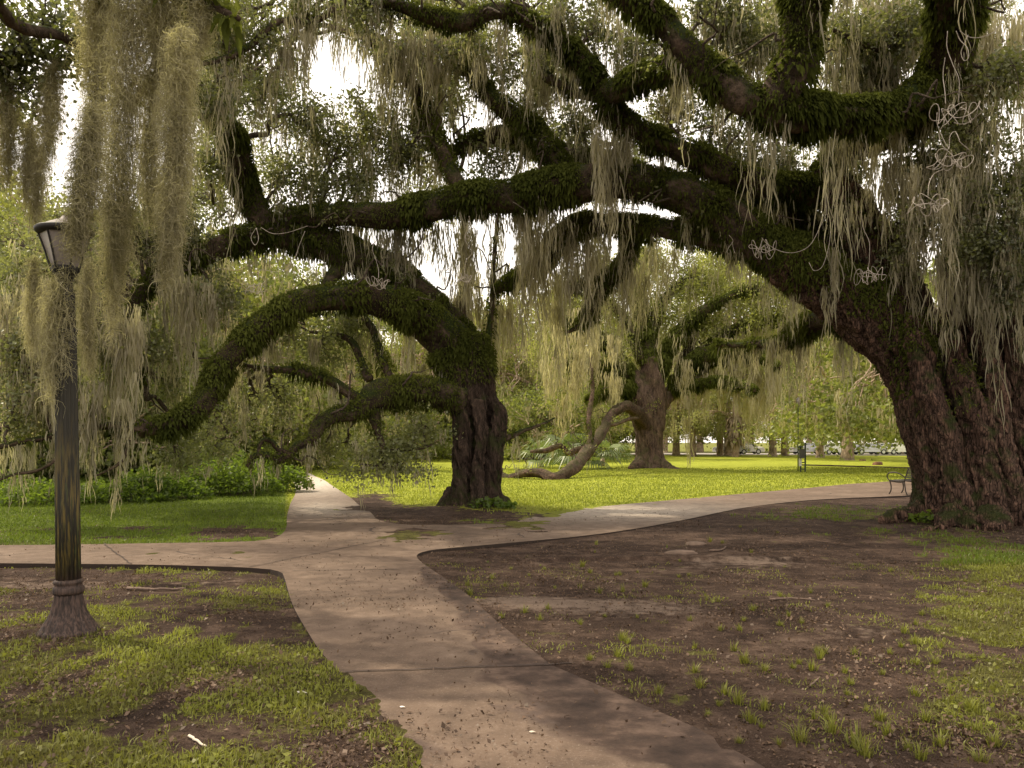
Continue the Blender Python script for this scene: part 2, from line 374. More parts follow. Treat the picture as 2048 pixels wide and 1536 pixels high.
def path_mat():
    m, nt = mat_new('worn_concrete_path'); k = NT(nt); g = k.geo(); pos = g.outputs['Position']
    n1 = k.noise(pos, .55, 5, .6); n2 = k.noise(pos, 5, 7, .65); n3 = k.noise(pos, 60, 4, .7)
    c = k.ramp(k.math('ADD', k.math('MULTIPLY', n1, .5), k.math('MULTIPLY', n2, .5)), [(.34, (.072, .049, .034)), (.5, (.128, .088, .062)), (.66, (.20, .144, .105))])
    c = k.mix(k.math('MULTIPLY', k.sstep(n3, .57, .7), .45), c, (.06, .04, .03))
    c = k.mix(k.math('MULTIPLY', k.sstep(n3, .43, .33), .35), c, (.30, .25, .21))
    vn = k.n('ShaderNodeTexVoronoi', feature='DISTANCE_TO_EDGE', ins={'Vector': k.n('ShaderNodeMixRGB', blend_type='ADD', ins={0: .5, 1: pos, 2: k.n('ShaderNodeTexNoise', ins={'Vector': pos, 'Scale': 1.5, 'Detail': 5.}).outputs['Color']}).outputs[0], 'Scale': .42}).outputs[0]
    c = k.mix(k.math('MULTIPLY', k.sstep(vn, .012, .002), k.sstep(n1, .5, .6)), c, (.05, .035, .028))
    d = k.attr('wet'); wm = k.sstep(k.math('ADD', d, k.math('MULTIPLY', k.math('SUBTRACT', k.noise(pos, 1.6, 5, .6), .5), 1.6)), .45, .7)
    c = k.mix(k.math('MULTIPLY', wm, .8), c, (.065, .044, .036))
    so_ = k.attr('soil'); sn = k.math('ADD', k.math('MULTIPLY', n2, .5), k.math('MULTIPLY', k.noise(pos, 1.9, 6, .65), .5)); sm_ = k.sstep(k.math('ADD', so_, k.math('MULTIPLY', k.math('SUBTRACT', sn, .5), 1.9)), .40, .60)
    c = k.mix(sm_, c, k.ramp(sn, [(.36, (.019, .012, .009)), (.5, (.058, .037, .027)), (.64, (.148, .100, .073))]))
    gp = k.attr('sunlit_pale'); c = k.mix(k.math('MULTIPLY', gp, k.sstep(k.math('ADD', k.math('MULTIPLY', n2, .4), k.math('MULTIPLY', k.noise(pos, 16, 6, .7), .6)), .30, .55)), c, (.52, .46, .38))  # pale colour stands for sunlight on the slab
    nz = k.n('ShaderNodeSeparateXYZ', ins={0: g.outputs['Normal']}).outputs[2]
    c = k.mix(k.sstep(nz, .6, .3), c, (.035, .024, .018))
    k.out(k.bsdf(c, .85, k.math('ADD', n2, n3), .5, .008, .25)); return m
M['path'] = path_mat()
M['joint'] = simple_mat('joint_dark', (.05, .035, .028), .95, .3, 10)
M['road'] = simple_mat('pale_road', (.34, .31, .28), .9, .15, .5)
# ================================================================== camera, light, sky
cam = bpy.data.cameras.new('camera'); cam.lens = F / 2048 * 36; cam.sensor_width = 36; cam.shift_y = (HY - 768) / 2048
cam.clip_start = .05; cam.clip_end = 6000
co = link(bpy.data.objects.new('camera', cam)); co.location = (0, 0, CH); co.rotation_euler = (R(90), 0, 0); SC.camera = co
SUN_EL, SUN_AZ = R(54), R(-62)                      # the sun stands beyond the trees, to the left of the view (azimuth from +Y towards +X)
sd = np.array([math.sin(SUN_AZ) * math.cos(SUN_EL), math.cos(SUN_AZ) * math.cos(SUN_EL), math.sin(SUN_EL)])
sl = bpy.data.lights.new('sun', 'SUN'); sl.energy = 4.6; sl.angle = R(1.0); sl.color = (1, .88, .68)
so = link(bpy.data.objects.new('sun', sl)); so.rotation_euler = Vector(sd).to_track_quat('Z', 'Y').to_euler(); so.location = (-10, 10, 40)
W = bpy.data.worlds.new('World'); SC.world = W; W.use_nodes = True
wk = NT(W.node_tree); W.node_tree.nodes.clear()
sky = wk.n('ShaderNodeTexSky', sky_type='NISHITA', sun_disc=False, sun_elevation=SUN_EL, sun_rotation=SUN_AZ, air_density=1.0, dust_density=4.0)
b1 = wk.n('ShaderNodeBackground', ins={0: sky.outputs[0], 1: .06}).outputs[0]
wv = wk.n('ShaderNodeTexCoord').outputs['Generated']
cl = wk.ramp(wk.noise(wk.mapping(wv, (1, 1, 2.5)), 2.2, 5, .55), [(.25, (1.0, .87, .72)), (.7, (1.0, .915, .81))])
b2 = wk.n('ShaderNodeBackground', ins={0: cl, 1: 1.6}).outputs[0]      # bright thin overcast over the blue
ad = wk.n('ShaderNodeAddShader', ins={0: b1, 1: b2}).outputs[0]
W.node_tree.links.new(ad, wk.n('ShaderNodeOutputWorld').inputs[0])
SC.view_settings.view_transform = 'Standard'; SC.view_settings.look = 'None'; SC.view_settings.exposure = 0; SC.view_settings.gamma = 1
SC.render.engine = 'CYCLES'
cy = SC.cycles; cy.max_bounces = 6; cy.diffuse_bounces = 3; cy.glossy_bounces = 2; cy.transmission_bounces = 4; cy.transparent_max_bounces = 8
cy.use_denoising = True; cy.denoiser = 'OPENIMAGEDENOISE'; cy.caustics_reflective = False; cy.caustics_refractive = False; cy.sample_clamp_indirect = 6
try: cy.denoising_prefilter = 'ACCURATE'
except Exception: pass
cy.use_adaptive_sampling = True; cy.adaptive_threshold = .015

# ================================================================== ground
def to_px(x, y):
    yy = np.maximum(y, .9)
    return CX + F * x / yy, HY + F * CH / yy
def ga(px, py, cx, cy_, sx, sy): return np.exp(-((px - cx) / sx) ** 2 - ((py - cy_) / sy) ** 2)
def ss(v, a, b):
    t = np.clip((v - a) / (b - a), 0, 1); return t * t * (3 - 2 * t)
def poly_in(px, py, poly):
    poly = np.asarray(poly, float); c = np.zeros(np.shape(px), bool); j = len(poly) - 1
    for i in range(len(poly)):
        (xi, yi), (xj, yj) = poly[i], poly[j]
        if yi != yj:
            c ^= ((yi > py) != (yj > py)) & (px < (xj - xi) * (py - yi) / (yj - yi) + xi)
        j = i
    return c
PATH_PX_A = [(640,1310),(610,1262),(585,1215),(573,1175),(567,1156),(556,1147),(500,1140),(300,1134),(0,1131),(-600,1129),(-3000,1127)]
PATH_PX_B = [(-3000,1088),(-600,1092),(0,1094),(300,1090),(470,1087),(530,1083),(560,1074),(573,1057),(574,1036),(581,1009),(591,987),(588,969),(576,955),(560,945),(543,937),(515,931)]
PATH_PX_C = [(560,930),(600,943),(640,959),(692,991),(718,1012),(742,1028),(756,1042),(790,1050),(860,1053),(1000,1047),(1150,1021),(1400,997),(1600,979),(1780,966),(2048,953),(2500,941),(3500,931)]
PATH_PX_D = [(3500,942),(2500,962),(2048,981),(1790,994),(1640,1001),(1500,1016),(1350,1046),(1200,1071),(1000,1091),(900,1100),(858,1105),(836,1112),(836,1122),(860,1141),(930,1191),(985,1241),(1100,1336)]
def seg(pxs): return [tuple(G(a, b)[:2]) for a, b in pxs]
def smooth2(pts, step):
    p = catmull(np.array([(a, b, 0) for a, b in pts]), step=step); return [tuple(v[:2]) for v in p]
PATH_POLY = ([(2.8, -4.), (.78, 1.), (-.47, 4.05), (-.78, 4.76), (-1.15, 5.5)] + smooth2(seg(PATH_PX_A), .35) + smooth2(seg(PATH_PX_B), .45)
             + smooth2(seg(PATH_PX_C), .5) + smooth2(seg(PATH_PX_D), .35) + [(.78, 5.0), (1.34, 4.05), (3.0, 1.), (5.5, -4.)])
PATH_NP = np.array(PATH_POLY)
def grass_f(x, y):
    px, py = to_px(x, y)
    pn = fbm(np.stack([x * .8, y * .8, 0 * x], -1), 4, 3) - .5
    pn2 = fbm(np.stack([x * 4.6, y * 3.2, 0 * x + 4], -1), 4, 9) - .5
    far = ss(y, 10.9, 11.6)
    right_isl = poly_in(px, py, [(830,1100),(860,1085),(1000,1072),(1180,1050),(1350,1024),(1500,1002),(1640,990),(1790,980),(2048,967),(6000,936),(9000,1600),(9000,9000),(1400,9000),(1130,1536),(900,1336),(840,1241),(800,1180)])
    lawn = np.ones_like(x)
    lawn = lawn - 1.25 * ga(px, py, 850, 1044, 120, 24) - 1.1 * ga(px, py, 730, 1015, 60, 24) - .5 * ga(px, py, 1040, 1035, 90, 13) - .35 * ga(px, py, 770, 990, 70, 9)
    lawn = lawn - 1.0 * ga(px, py, 470, 1071, 110, 12) - .5 * ga(px, py, 330, 1058, 130, 8) - .4 * ga(px, py, 1300, 950, 70, 8) - .3 * ga(px, py, 1170, 966, 90, 6)
    fl = .50 + .22 * ga(px, py, 60, 1510, 420, 90) - .55 * ga(px, py, 330, 1152, 300, 17) - .28 * ga(px, py, 470, 1255, 190, 45) + .18 * ga(px, py, 600, 1400, 200, 60) - .25 * ga(px, py, 330, 1480, 100, 30) - .35 * ga(px, py, 60, 1160, 120, 14) - .3 * ga(px, py, 700, 1500, 60, 60)
    ri = .02 + .62 * ss(px, 1720, 1990) * ss(py, 1065, 1100) * (1 - ss(py, 1430, 1500)) + .62 * ga(px, py, 1700, 1032, 170, 20) + .5 * ga(px, py, 1830, 1060, 130, 17) + .3 * ga(px, py, 1950, 1110, 120, 40)
    ri = ri + .12 * ga(px, py, 960, 1160, 70, 30) + .13 * ss(py, 1420, 1536) * ss(px, 1250, 1700)
    g = np.where(right_isl, ri, np.where(y > 10.9, lawn, fl))
    behind = y < 1.2
    g = np.where(behind, .45, g)
    amp = np.where((y > 18) & ~right_isl, .35, np.where(right_isl & (g < .25), .75, 1.25))
    return np.clip(g + amp * pn * .95 + amp * pn2 * 1.15, -.3, 1.3), right_isl
def pale_f(x, y):
    px, py = to_px(x, y)
    p = 1.0 * ga(px, py, 1080, 1206, 170, 20) + .55 * ga(px, py, 1310, 1222, 150, 24) + .4 * ga(px, py, 1720, 1262, 160, 22) + .42 * ga(px, py, 1480, 1132, 330, 14) + .7 * ga(px, py, 60, 1166, 180, 13) + .55 * ga(px, py, 400, 1162, 130, 9)
    return p + .5 * ga(px, py, 1500, 1118, 120, 8) + .35 * ga(px, py, 1300, 1300, 300, 30)
def height_f(x, y):
    px, py = to_px(x, y)
    n = fbm(np.stack([x * .55, y * .55, 0 * x], -1), 4, 21) - .5
    n2 = fbm(np.stack([x * 4, y * 4, 0 * x], -1), 3, 31) - .5
    far = np.where(px < 836, ss(y, 10.75, 11.3), ss(y - np.interp(px, [836, 1350, 1640, 2048, 3500], [11.7, 16.2, 22.5, 27.2, 45]), -.6, .8))
    nf = np.where(px < 836, ss(y, 9.6, 8.2), ss(y, 9.2, 8.0))
    z = -.034 + far * .055 + nf * .046 + n * .035 + n2 * .012
    re_ = np.interp(y, [1., 4.05, 5., 5.87, 7.44, 8.66, 11.7], [3.0, 1.34, .78, .28, -.18, -.51, -1.38])
    z = z + .022 * np.exp(-((x - re_ - .3) / .4) ** 2) * ss(y, 8.4, 6.6) * (x < 6)
    z = z + .012 * ss(y, 6.4, 5.2) * ss(x, .6, 1.4)
    # turf creeping over the near path edge
    ed = np.interp(y, [1., 4.05, 4.76, 5.5, 6.2, 6.45, 7.], [.78, -.47, -.78, -1.15, -1.49, -1.64, -1.85])
    z = z + .036 * np.exp(-((x - ed + .06) / .16) ** 2) * ss(y, 6.3, 5.7) * np.clip(fbm(np.stack([x * 5, y * 4, 0 * x + 2], -1), 4, 12) * 3 - .9, 0, 1)
    z = z + .042 * ss(px, 990, 1120) * (1 - ss(px, 1620, 1700)) * (y > 11.4) * (y < 26) * (1 - far)
    for (bx, by, s, a) in ((-0.95, 19.5, 1.5, .16), (9.6, 17.0, 2.4, .18), (8.2, 48, 2.6, .2)):
        z = z + a * np.exp(-((x - bx) ** 2 + (y - by) ** 2) / s ** 2)
    z = z + .05 * (fbm(np.stack([x * .15, y * .15, 0 * x], -1), 2, 77) - .5) * ss(y, 20, 40) * 4
    for (qx, qy, rx, ry, a) in ((1390, 1090, .32, .22, .05), (1362, 1107, .34, .2, .05)):
        c = G(qx, qy); z = z + 0 * a
    return z
def spaced(a, b, d0, growth, lim):
    out = [a]; d = d0
    while out[-1] < lim:
        if out[-1] > b: d *= growth
        out.append(out[-1] + d)
    return out
xs_ = np.array(spaced(0, 8.5, .085, 1.07, 3000)); xs = np.concatenate([-xs_[:0:-1], xs_])
ys = np.concatenate([[-2500, -800, -250, -90, -40, -22, -14, -9, -6, -4, -2.5, -1.2, -.2, .6, 1.3, 1.9, 2.4, 2.8, 3.1], np.array(spaced(3.3, 22, .085, 1.03, 3500))])
X, Y = np.meshgrid(xs, ys); nx, ny = len(xs), len(ys)
Z = height_f(X, Y)
gv = np.stack([X, Y, Z], -1).reshape(-1, 3)
ii = (np.arange(ny - 1)[:, None] * nx + np.arange(nx - 1)[None]).reshape(-1)
gq = np.stack([ii, ii + 1, ii + nx + 1, ii + nx], 1)
gm_ = MB().add(gv, gq).mesh('ground', M['ground'])
GR, RI = grass_f(X, Y)
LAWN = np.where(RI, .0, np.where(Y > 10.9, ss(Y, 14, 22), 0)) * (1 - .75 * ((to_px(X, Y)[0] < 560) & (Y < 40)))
SHADED_GREEN = ((to_px(X, Y)[0] < 575) & (Y > 10.9) & (Y < 40)) * ss(Y, 11.5, 14.)  # deeper green of the shaded lawn, painted into the ground
LAWN = LAWN * (1 - .9 * SHADED_GREEN) * (1 - .7 * ss(Y, 104, 116))
for nm, val in (('grass', GR), ('pale', pale_f(X, Y)), ('lawn', LAWN), ('shaded_green', SHADED_GREEN)):
    at = gm_.attributes.new(nm, 'FLOAT', 'POINT'); at.data.foreach_set('value', val.astype(np.float32).ravel())
tag(link(bpy.data.objects.new('ground', gm_)), kind='structure')
def zg(x, y): return height_f(np.asarray(x, float), np.asarray(y, float))

# ---- the concrete path: slab triangulated inside its outline
from mathutils.geometry import delaunay_2d_cdt
PTOP = .03
bd = PATH_NP; nb = len(bd)
cand = []
for _ in range(1):
    yy = np.concatenate([np.arange(-3.8, 16, .28), 16 + np.cumsum(np.geomspace(.3, 3, 45))])
    for y in yy:
        st = max(.28, abs(y) * .018)
        xx = np.arange(-30 if y < 60 else -40, 70, st)
        xx = xx + RNG.uniform(-.1, .1, len(xx)); cand.append(np.stack([xx, np.full(len(xx), y) + RNG.uniform(-.08, .08, len(xx))], 1))
cand = np.concatenate(cand); cand = cand[poly_in(cand[:, 0], cand[:, 1], bd)]
dd = np.full(len(cand), 9.)
for p in bd: dd = np.minimum(dd, (cand[:, 0] - p[0]) ** 2 + (cand[:, 1] - p[1]) ** 2)
cand = cand[dd > .15 ** 2]
vv = [Vector(p) for p in np.concatenate([bd, cand])]
ov, oe, of, *_ = delaunay_2d_cdt(vv, [], [list(range(nb))], 1, 1e-5)
pv = np.array([(v.x, v.y) for v in ov]); pt = np.array([f for f in of if len(f) == 3])
nrm = (pv[pt[:, 1]] - pv[pt[:, 0]])[:, 0] * (pv[pt[:, 2]] - pv[pt[:, 0]])[:, 1] - (pv[pt[:, 1]] - pv[pt[:, 0]])[:, 1] * (pv[pt[:, 2]] - pv[pt[:, 0]])[:, 0]
pt[nrm < 0] = pt[nrm < 0][:, ::-1]
ztop = PTOP + .006 * (fbm(np.stack([pv[:, 0] * .6, pv[:, 1] * .6, 0 * pv[:, 0]], -1), 2, 5) - .5) + np.where(pv[:, 1] > 20, (zg(pv[:, 0], pv[:, 1]) - .02) * .9, 0) * ss(pv[:, 1], 20, 28)
pb = MB(); pb.add(np.concatenate([pv, ztop[:, None]], 1), t=pt)
sidev = np.concatenate([np.concatenate([bd, np.full((nb, 1), PTOP)], 1), np.concatenate([bd, np.full((nb, 1), -.14)], 1)])
a = np.arange(nb); b = (a + 1) % nb
pb.add(sidev, np.stack([a, b, b + nb, a + nb], 1))
pm_ = pb.mesh('path', M['path'], smooth=False)
allv = np.concatenate([pv, sidev[:, :2]]); ppx, ppy = to_px(allv[:, 0], allv[:, 1])
wet = .75 * ga(ppx, ppy, 1230, 1440, 260, 75) + .5 * ga(ppx, ppy, 1010, 1360, 110, 22) + .55 * ga(ppx, ppy, 880, 1165, 60, 24) + .35 * ga(ppx, ppy, 730, 1212, 130, 10) + .5 * ga(ppx, ppy, 820, 1520, 60, 90) + .35 * ga(ppx, ppy, 1150, 1350, 120, 60) + .4 * ga(ppx, ppy, 1000, 1260, 40, 60) + .15 + .3 * ga(ppx, ppy, 700, 1010, 60, 14)
sunlit_pale = np.clip(1.2 * ga(ppx, ppy, 625, 962, 80, 26) + .6 * ga(ppx, ppy, 1230, 1024, 230, 17) + .5 * ga(ppx, ppy, 640, 1020, 60, 14), 0, 1)  # pale sandy stretches, sunlight painted into their colour
re_ = np.interp(allv[:, 1], [1., 4.05, 5., 5.87, 7.44, 8.66, 10., 11.7], [3.0, 1.34, .78, .28, -.18, -.51, -.9, -1.38]); dr = re_ - allv[:, 0]
soil = np.where(allv[:, 1] < 10.5, 1.5 * np.exp(-(np.maximum(dr, 0) / np.interp(allv[:, 1], [3, 5.5, 8, 10], [.75, .45, .22, .2])) ** 2), 0) + .75 * ga(ppx, ppy, 1290, 1440, 190, 60) + .5 * ga(ppx, ppy, 1010, 1365, 120, 18) + .4 * ga(ppx, ppy, 880, 1165, 50, 22) + .35 * ga(ppx, ppy, 840, 1520, 50, 80)
for nm, val in (('wet', wet * .8), ('sunlit_pale', sunlit_pale), ('soil', soil)):
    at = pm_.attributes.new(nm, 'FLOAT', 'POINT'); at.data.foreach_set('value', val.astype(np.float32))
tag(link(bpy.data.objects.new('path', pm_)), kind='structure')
jb = MB()
for pa, pb_ in (((690,1353),(1150,1336)), ((500,1139),(770,1083)), ((585,1147),(830,1143)), ((205,1090),(262,1133))):
    p0, p1 = G(*pa), G(*pb_); u = unit(p1 - p0); s = np.array([-u[1], u[0], 0]) * .009
    k = 24; L_ = np.linspace(0, 1, k)[:, None]; c = p0 + (p1 - p0) * L_ + s * RNG.normal(size=(k, 1)) * .8
    c[:, 2] = PTOP + .0085
    v = np.stack([c - s, c + s], 1).reshape(-1, 3); i = np.arange(k - 1)[:, None] * 2
    jb.add(v, np.concatenate([i, i + 2, i + 3, i + 1], 1))
tag(jb.build('path_joint_lines', M['joint']), kind='structure')
# far road behind the lawn, and the low kerb of a far path
rb = MB(); rb.add([(-400, 101, .12), (400, 101, .12), (400, 116, .12), (-400, 116, .12)], [[0, 1, 2, 3]])
rb.add([(-400, 101, .12), (400, 101, .12), (400, 101, -.3), (-400, 101, -.3)], [[3, 2, 1, 0]])
tag(rb.build('road', M['road'], smooth=False), kind='structure')
kb = MB(); c = catmull(np.array([G(1605, 933), G(1700, 935.5), G(1840, 939.5), G(2100, 944)]), step=1.); kz = zg(c[:, 0], c[:, 1])
n = len(c); w_ = np.array([0, .28, 0])
v = np.concatenate([np.c_[c[:, :2], kz - .2], np.c_[c[:, :2], kz + .09], np.c_[(c + w_)[:, :2], kz + .09], np.c_[(c + w_)[:, :2], kz - .2]])
i = np.arange(n - 1)
kb.add(v, np.concatenate([np.stack([i + n * k, i + 1 + n * k, i + 1 + n * (k + 1), i + n * (k + 1)], 1) for k in range(3)]))
tag(kb.build('kerb', M['joint'], smooth=False), kind='structure')

# ---- grass blades
def on_path(x, y): return poly_in(x, y, PATH_NP)
def blades(mb, x, y, L, w, tone, lean=.6):
    n = len(x); z = zg(x, y) - .004
    yaw = RNG.uniform(0, 6.28, n); d = np.stack([np.cos(yaw), np.sin(yaw), np.zeros(n)], 1); s = np.stack([-d[:, 1], d[:, 0], np.zeros(n)], 1)
    ln = np.abs(RNG.normal(size=n) * lean)[:, None]; L = L[:, None]; w = (w * RNG.uniform(.6, 1.4, n))[:, None]
    p = np.stack([x, y, z], 1); up = np.array([0, 0, 1.])
    m = p + (up + d * ln * .45) * L * .5; e = m + (up * (1 - np.minimum(ln, 1.4) * .55) + d * ln * 1.1) * L * .5
    v = np.stack([p - s * w * .7, p + s * w * .7, m + s * w * .6, m - s * w * .6, e + s * w * .08, e - s * w * .08], 1)
    q = (np.arange(n)[:, None, None] * 6 + np.array([[0, 1, 2, 3], [3, 2, 4, 5]])[None]).reshape(-1, 4)
    mb.add(v.reshape(-1, 3), q, tone=np.repeat(tone, 2))
gb = MB()
N = 520000                                                # near turf: candidates thin out with distance
y = 2.6 + (11.2 - 2.6) * RNG.uniform(0, 1, N) ** 1.35
x = RNG.uniform(-1, 1, N) * (y * .74 + 1.2)
g, ri = grass_f(x, y)
sc_ = np.clip((fbm(np.stack([x * 2.4, y * 1.9, 0 * x + 9], -1), 4, 88) - .52) * 3, 0, .5) * (pale_f(x, y) < .5) * (g > -.1)
keep = (~on_path(x, y)) & (RNG.uniform(0, 1, N) < np.maximum(np.clip((g - .30) * 1.9, 0, 1) ** 1.5 * .5, sc_ * .45))
x, y, g = x[keep], y[keep], g[keep]
pt_ = fbm(np.stack([x * 1.6, y * 1.6, 0 * x], -1), 3, 55)
blades(gb, x, y, (.014 + .042 * RNG.uniform(0, 1, len(x)) ** 1.8) * (.6 + .9 * np.clip(g, 0, 1)), .0028 + .0004 * y, np.clip(RNG.uniform(0, .5, len(x)) + (pt_ - .42) * 2.4, 0, 1), .9)
# little clover leaves lying in the turf
N = 90000; y = 2.8 + 8.2 * RNG.uniform(0, 1, N) ** 1.3; x = RNG.uniform(-1, 1, N) * (y * .72 + 1); g, ri = grass_f(x, y)
k = (~on_path(x, y)) & (RNG.uniform(0, 1, N) < np.clip((g - .45) * 1.6, 0, 1) * .55); x, y = x[k], y[k]
leaves(gb, np.stack([x, y, zg(x, y) + RNG.uniform(.006, .03, len(x))], 1), .028, .55, 1.6, np.clip(fbm(np.stack([x * 1.6, y * 1.6, 0 * x], -1), 3, 55) + RNG.uniform(-.3, .3, len(x)), 0, 1))
tag(gb.build('grass', M['grass']), 'short weedy grass growing in patches on the bare soil', 'grass', kind='stuff')
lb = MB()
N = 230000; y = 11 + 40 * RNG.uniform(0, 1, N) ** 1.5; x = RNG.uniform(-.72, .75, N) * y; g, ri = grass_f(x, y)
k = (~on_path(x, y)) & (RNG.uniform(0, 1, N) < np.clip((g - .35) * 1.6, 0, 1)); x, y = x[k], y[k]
lit = (to_px(x, y)[0] > 570) & (y > 17) & ~ri[k]  # sunlit and shaded blades get different colours, light painted in by area
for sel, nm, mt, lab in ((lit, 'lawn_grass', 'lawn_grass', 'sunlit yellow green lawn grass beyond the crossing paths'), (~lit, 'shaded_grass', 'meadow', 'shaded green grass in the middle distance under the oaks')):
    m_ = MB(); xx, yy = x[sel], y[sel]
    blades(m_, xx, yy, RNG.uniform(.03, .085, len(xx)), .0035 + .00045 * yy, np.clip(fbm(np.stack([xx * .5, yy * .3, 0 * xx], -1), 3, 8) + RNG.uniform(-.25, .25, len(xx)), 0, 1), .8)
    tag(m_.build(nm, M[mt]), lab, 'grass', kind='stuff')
# ---- leaf litter
lt = MB(); N = 330000
y = 2.8 + 17 * RNG.uniform(0, 1, N) ** 1.7; x = RNG.uniform(-.72, .72, N) * y
nz_ = fbm(np.stack([x * 1.1, y * .9, 0 * x], -1), 4, 41); op = on_path(x, y); ppx, ppy = to_px(x, y)
pr = np.where(op, .006 + .05 * np.clip(nz_ - .5, 0, 1) + .28 * ga(ppx, ppy, 890, 1165, 60, 28) + .16 * ga(ppx, ppy, 720, 1212, 130, 12) + .05 * (nz_ > .56) + .12 * ga(ppx, ppy, 1000, 1260, 50, 60), np.clip((nz_ - .40) * 2.8, 0.14, .8) * (1 - .8 * np.clip(pale_f(x, y), 0, 1)) * (1 - .6 * np.clip(grass_f(x, y)[0], 0, 1)))
k = RNG.uniform(0, 1, N) < pr; x, y, op = x[k], y[k], op[k]
zz = np.where(op, np.maximum(PTOP + .006, zg(x, y)), zg(x, y)) + RNG.uniform(.001, .012, len(x))
leaves(lt, np.stack([x, y, zz], 1), np.where(RNG.uniform(0, 1, len(x)) < .25, .036, .02)[:, None], .32, 2.2, RNG.uniform(0, 1, len(x)) ** 2)
tag(lt.build('leaf_litter', M['litter']), 'brown dead oak leaves strewn over soil and path', 'leaf litter', kind='stuff')
# ---- single grass tufts on the bare soil
TUFT_PX = [(935,1165,.8),(985,1150,1.),(940,1185,.9),(1010,1165,.7),(945,1135,.6),(1022,1132,.6),(1058,1145,.5),(1088,1132,.6),(1165,1128,1.),(1180,1140,.8),(1110,1170,.6),(1160,1170,.8),(1200,1180,.9),(1245,1178,.8),(1290,1168,1.),(1240,1145,.7),(1275,1140,.5),
 (1050,1228,.8),(1095,1220,.7),(1080,1245,.8),(1160,1252,.8),(1003,1240,.7),(1380,1245,.7),(1440,1265,.7),(1245,1285,.8),(1215,1345,.8),(1180,1330,.7),(1235,1320,1.),(1260,1350,1.),(1390,1350,.9),(1400,1385,.9),(1470,1305,1.),(1490,1330,1.1),(1530,1345,1.),(1505,1225,.8),(1560,1190,.6),(1580,1195,.5),(1620,1180,.6),(1655,1215,.6),(1625,1345,.9),(1700,1375,.9),
 (1450,1400,1.),(1475,1420,1.),(1530,1430,.9),(1500,1460,.9),(1600,1500,1.),(1630,1450,.8),(1665,1480,1.),(1715,1510,1.1),(1730,1530,1.1),(1760,1450,1.1),(1775,1480,1.),(1850,1450,.9),(1880,1500,.9),(1940,1430,1.1),(1950,1470,.9),(1990,1500,1.2),(1960,1530,1.1),(1840,1530,.9),(1900,1390,.8),(1810,1270,.9),(1830,1290,.8),(1870,1330,.8),(1780,1310,.7),(1560,1255,.7),(1420,1085,.9),(1445,1088,.7),(1555,1068,.6),(1530,1040,.7),(1480,1055,.6),(1640,1320,.8)]
for _ in range(70):
    q = (RNG.uniform(1150, 1990), 1085 + 440 * RNG.uniform(0, 1) ** .9, RNG.uniform(.35, .75)); g_ = G(*q[:2])
    if grass_f(g_[:1], g_[1:2])[0][0] < .4 and not poly_in(g_[:1], g_[1:2], PATH_NP)[0]: TUFT_PX.append(q)
tuft_meshes = []
for v in range(6):
    m_ = MB(); n = 60; r_ = np.abs(RNG.normal(size=n)) * .022; a_ = RNG.uniform(0, 6.28, n)
    p = np.stack([np.cos(a_) * r_, np.sin(a_) * r_, np.full(n, -.01)], 1)
    d = np.stack([np.cos(a_ + RNG.normal(size=n) * .5), np.sin(a_ + RNG.normal(size=n) * .5), np.zeros(n)], 1); s = np.stack([-d[:, 1], d[:, 0], 0 * a_], 1)
    L = RNG.uniform(.03, .12, n)[:, None]; ln = RNG.uniform(.1, 1.1, n)[:, None]; w = RNG.uniform(.002, .0042, n)[:, None]; up = np.array([0, 0, 1.])
    m1 = p + (up + d * ln * .4) * L * .5; e = m1 + (up * (1 - ln * .7) + d * ln) * L * .5
    vv_ = np.stack([p - s * w, p + s * w, m1 + s * w * .8, m1 - s * w * .8, e + s * w * .1, e - s * w * .1], 1)
    m_.add(vv_.reshape(-1, 3), (np.arange(n)[:, None, None] * 6 + np.array([[0, 1, 2, 3], [3, 2, 4, 5]])[None]).reshape(-1, 4), tone=np.repeat(RNG.uniform(.05, .85, n), 2))
    tuft_meshes.append(m_.mesh('grass_tuft', M['grass']))
for i, (a_, b_, s_) in enumerate(TUFT_PX):
    o = link(bpy.data.objects.new('grass_tuft', tuft_meshes[i % 6])); g_ = G(a_, b_); o.location = (g_[0], g_[1], float(zg(g_[0], g_[1])))
    o.rotation_euler = (0, 0, RNG.uniform(0, 6.28)); k_ = s_ * RNG.uniform(.9, 1.25); o.scale = (k_, k_, k_ * RNG.uniform(.8, 1.2))
    tag(o, 'small tuft of green grass sprouting from the dark bare soil', 'grass tuft', 'grass tufts on the bare soil')
# ---- stones, sticks and scraps
def rock(px, py, sx, sy, sz, label, name='stone', cat='stone'):
    c = G(px, py); c[2] = float(zg(c[0], c[1]))
    bm = bmesh.new(); bmesh.ops.create_icosphere(bm, subdivisions=4, radius=1)
    v = np.array([w.co[:] for w in bm.verts]); v = v * (1 + .35 * (fbm(v * 1.6 + px, 3, 3) - .5)[:, None]) * np.array([sx, sy, sz])
    for w, q in zip(bm.verts, v): w.co = q
    me = bpy.data.meshes.new(name); bm.to_mesh(me); bm.free(); me.materials.append(M['stone'])
    for p in me.polygons: p.use_smooth = True
    o = link(bpy.data.objects.new(name, me)); o.location = c; return tag(o, label, cat)
rock(1392, 1090, .17, .12, .05, 'pale flat stone beside a grass tuft, farther of the two in the bare soil')
rock(1362, 1108, .24, .13, .05, 'wide low tan stone half buried in bare soil, nearer of the pair')
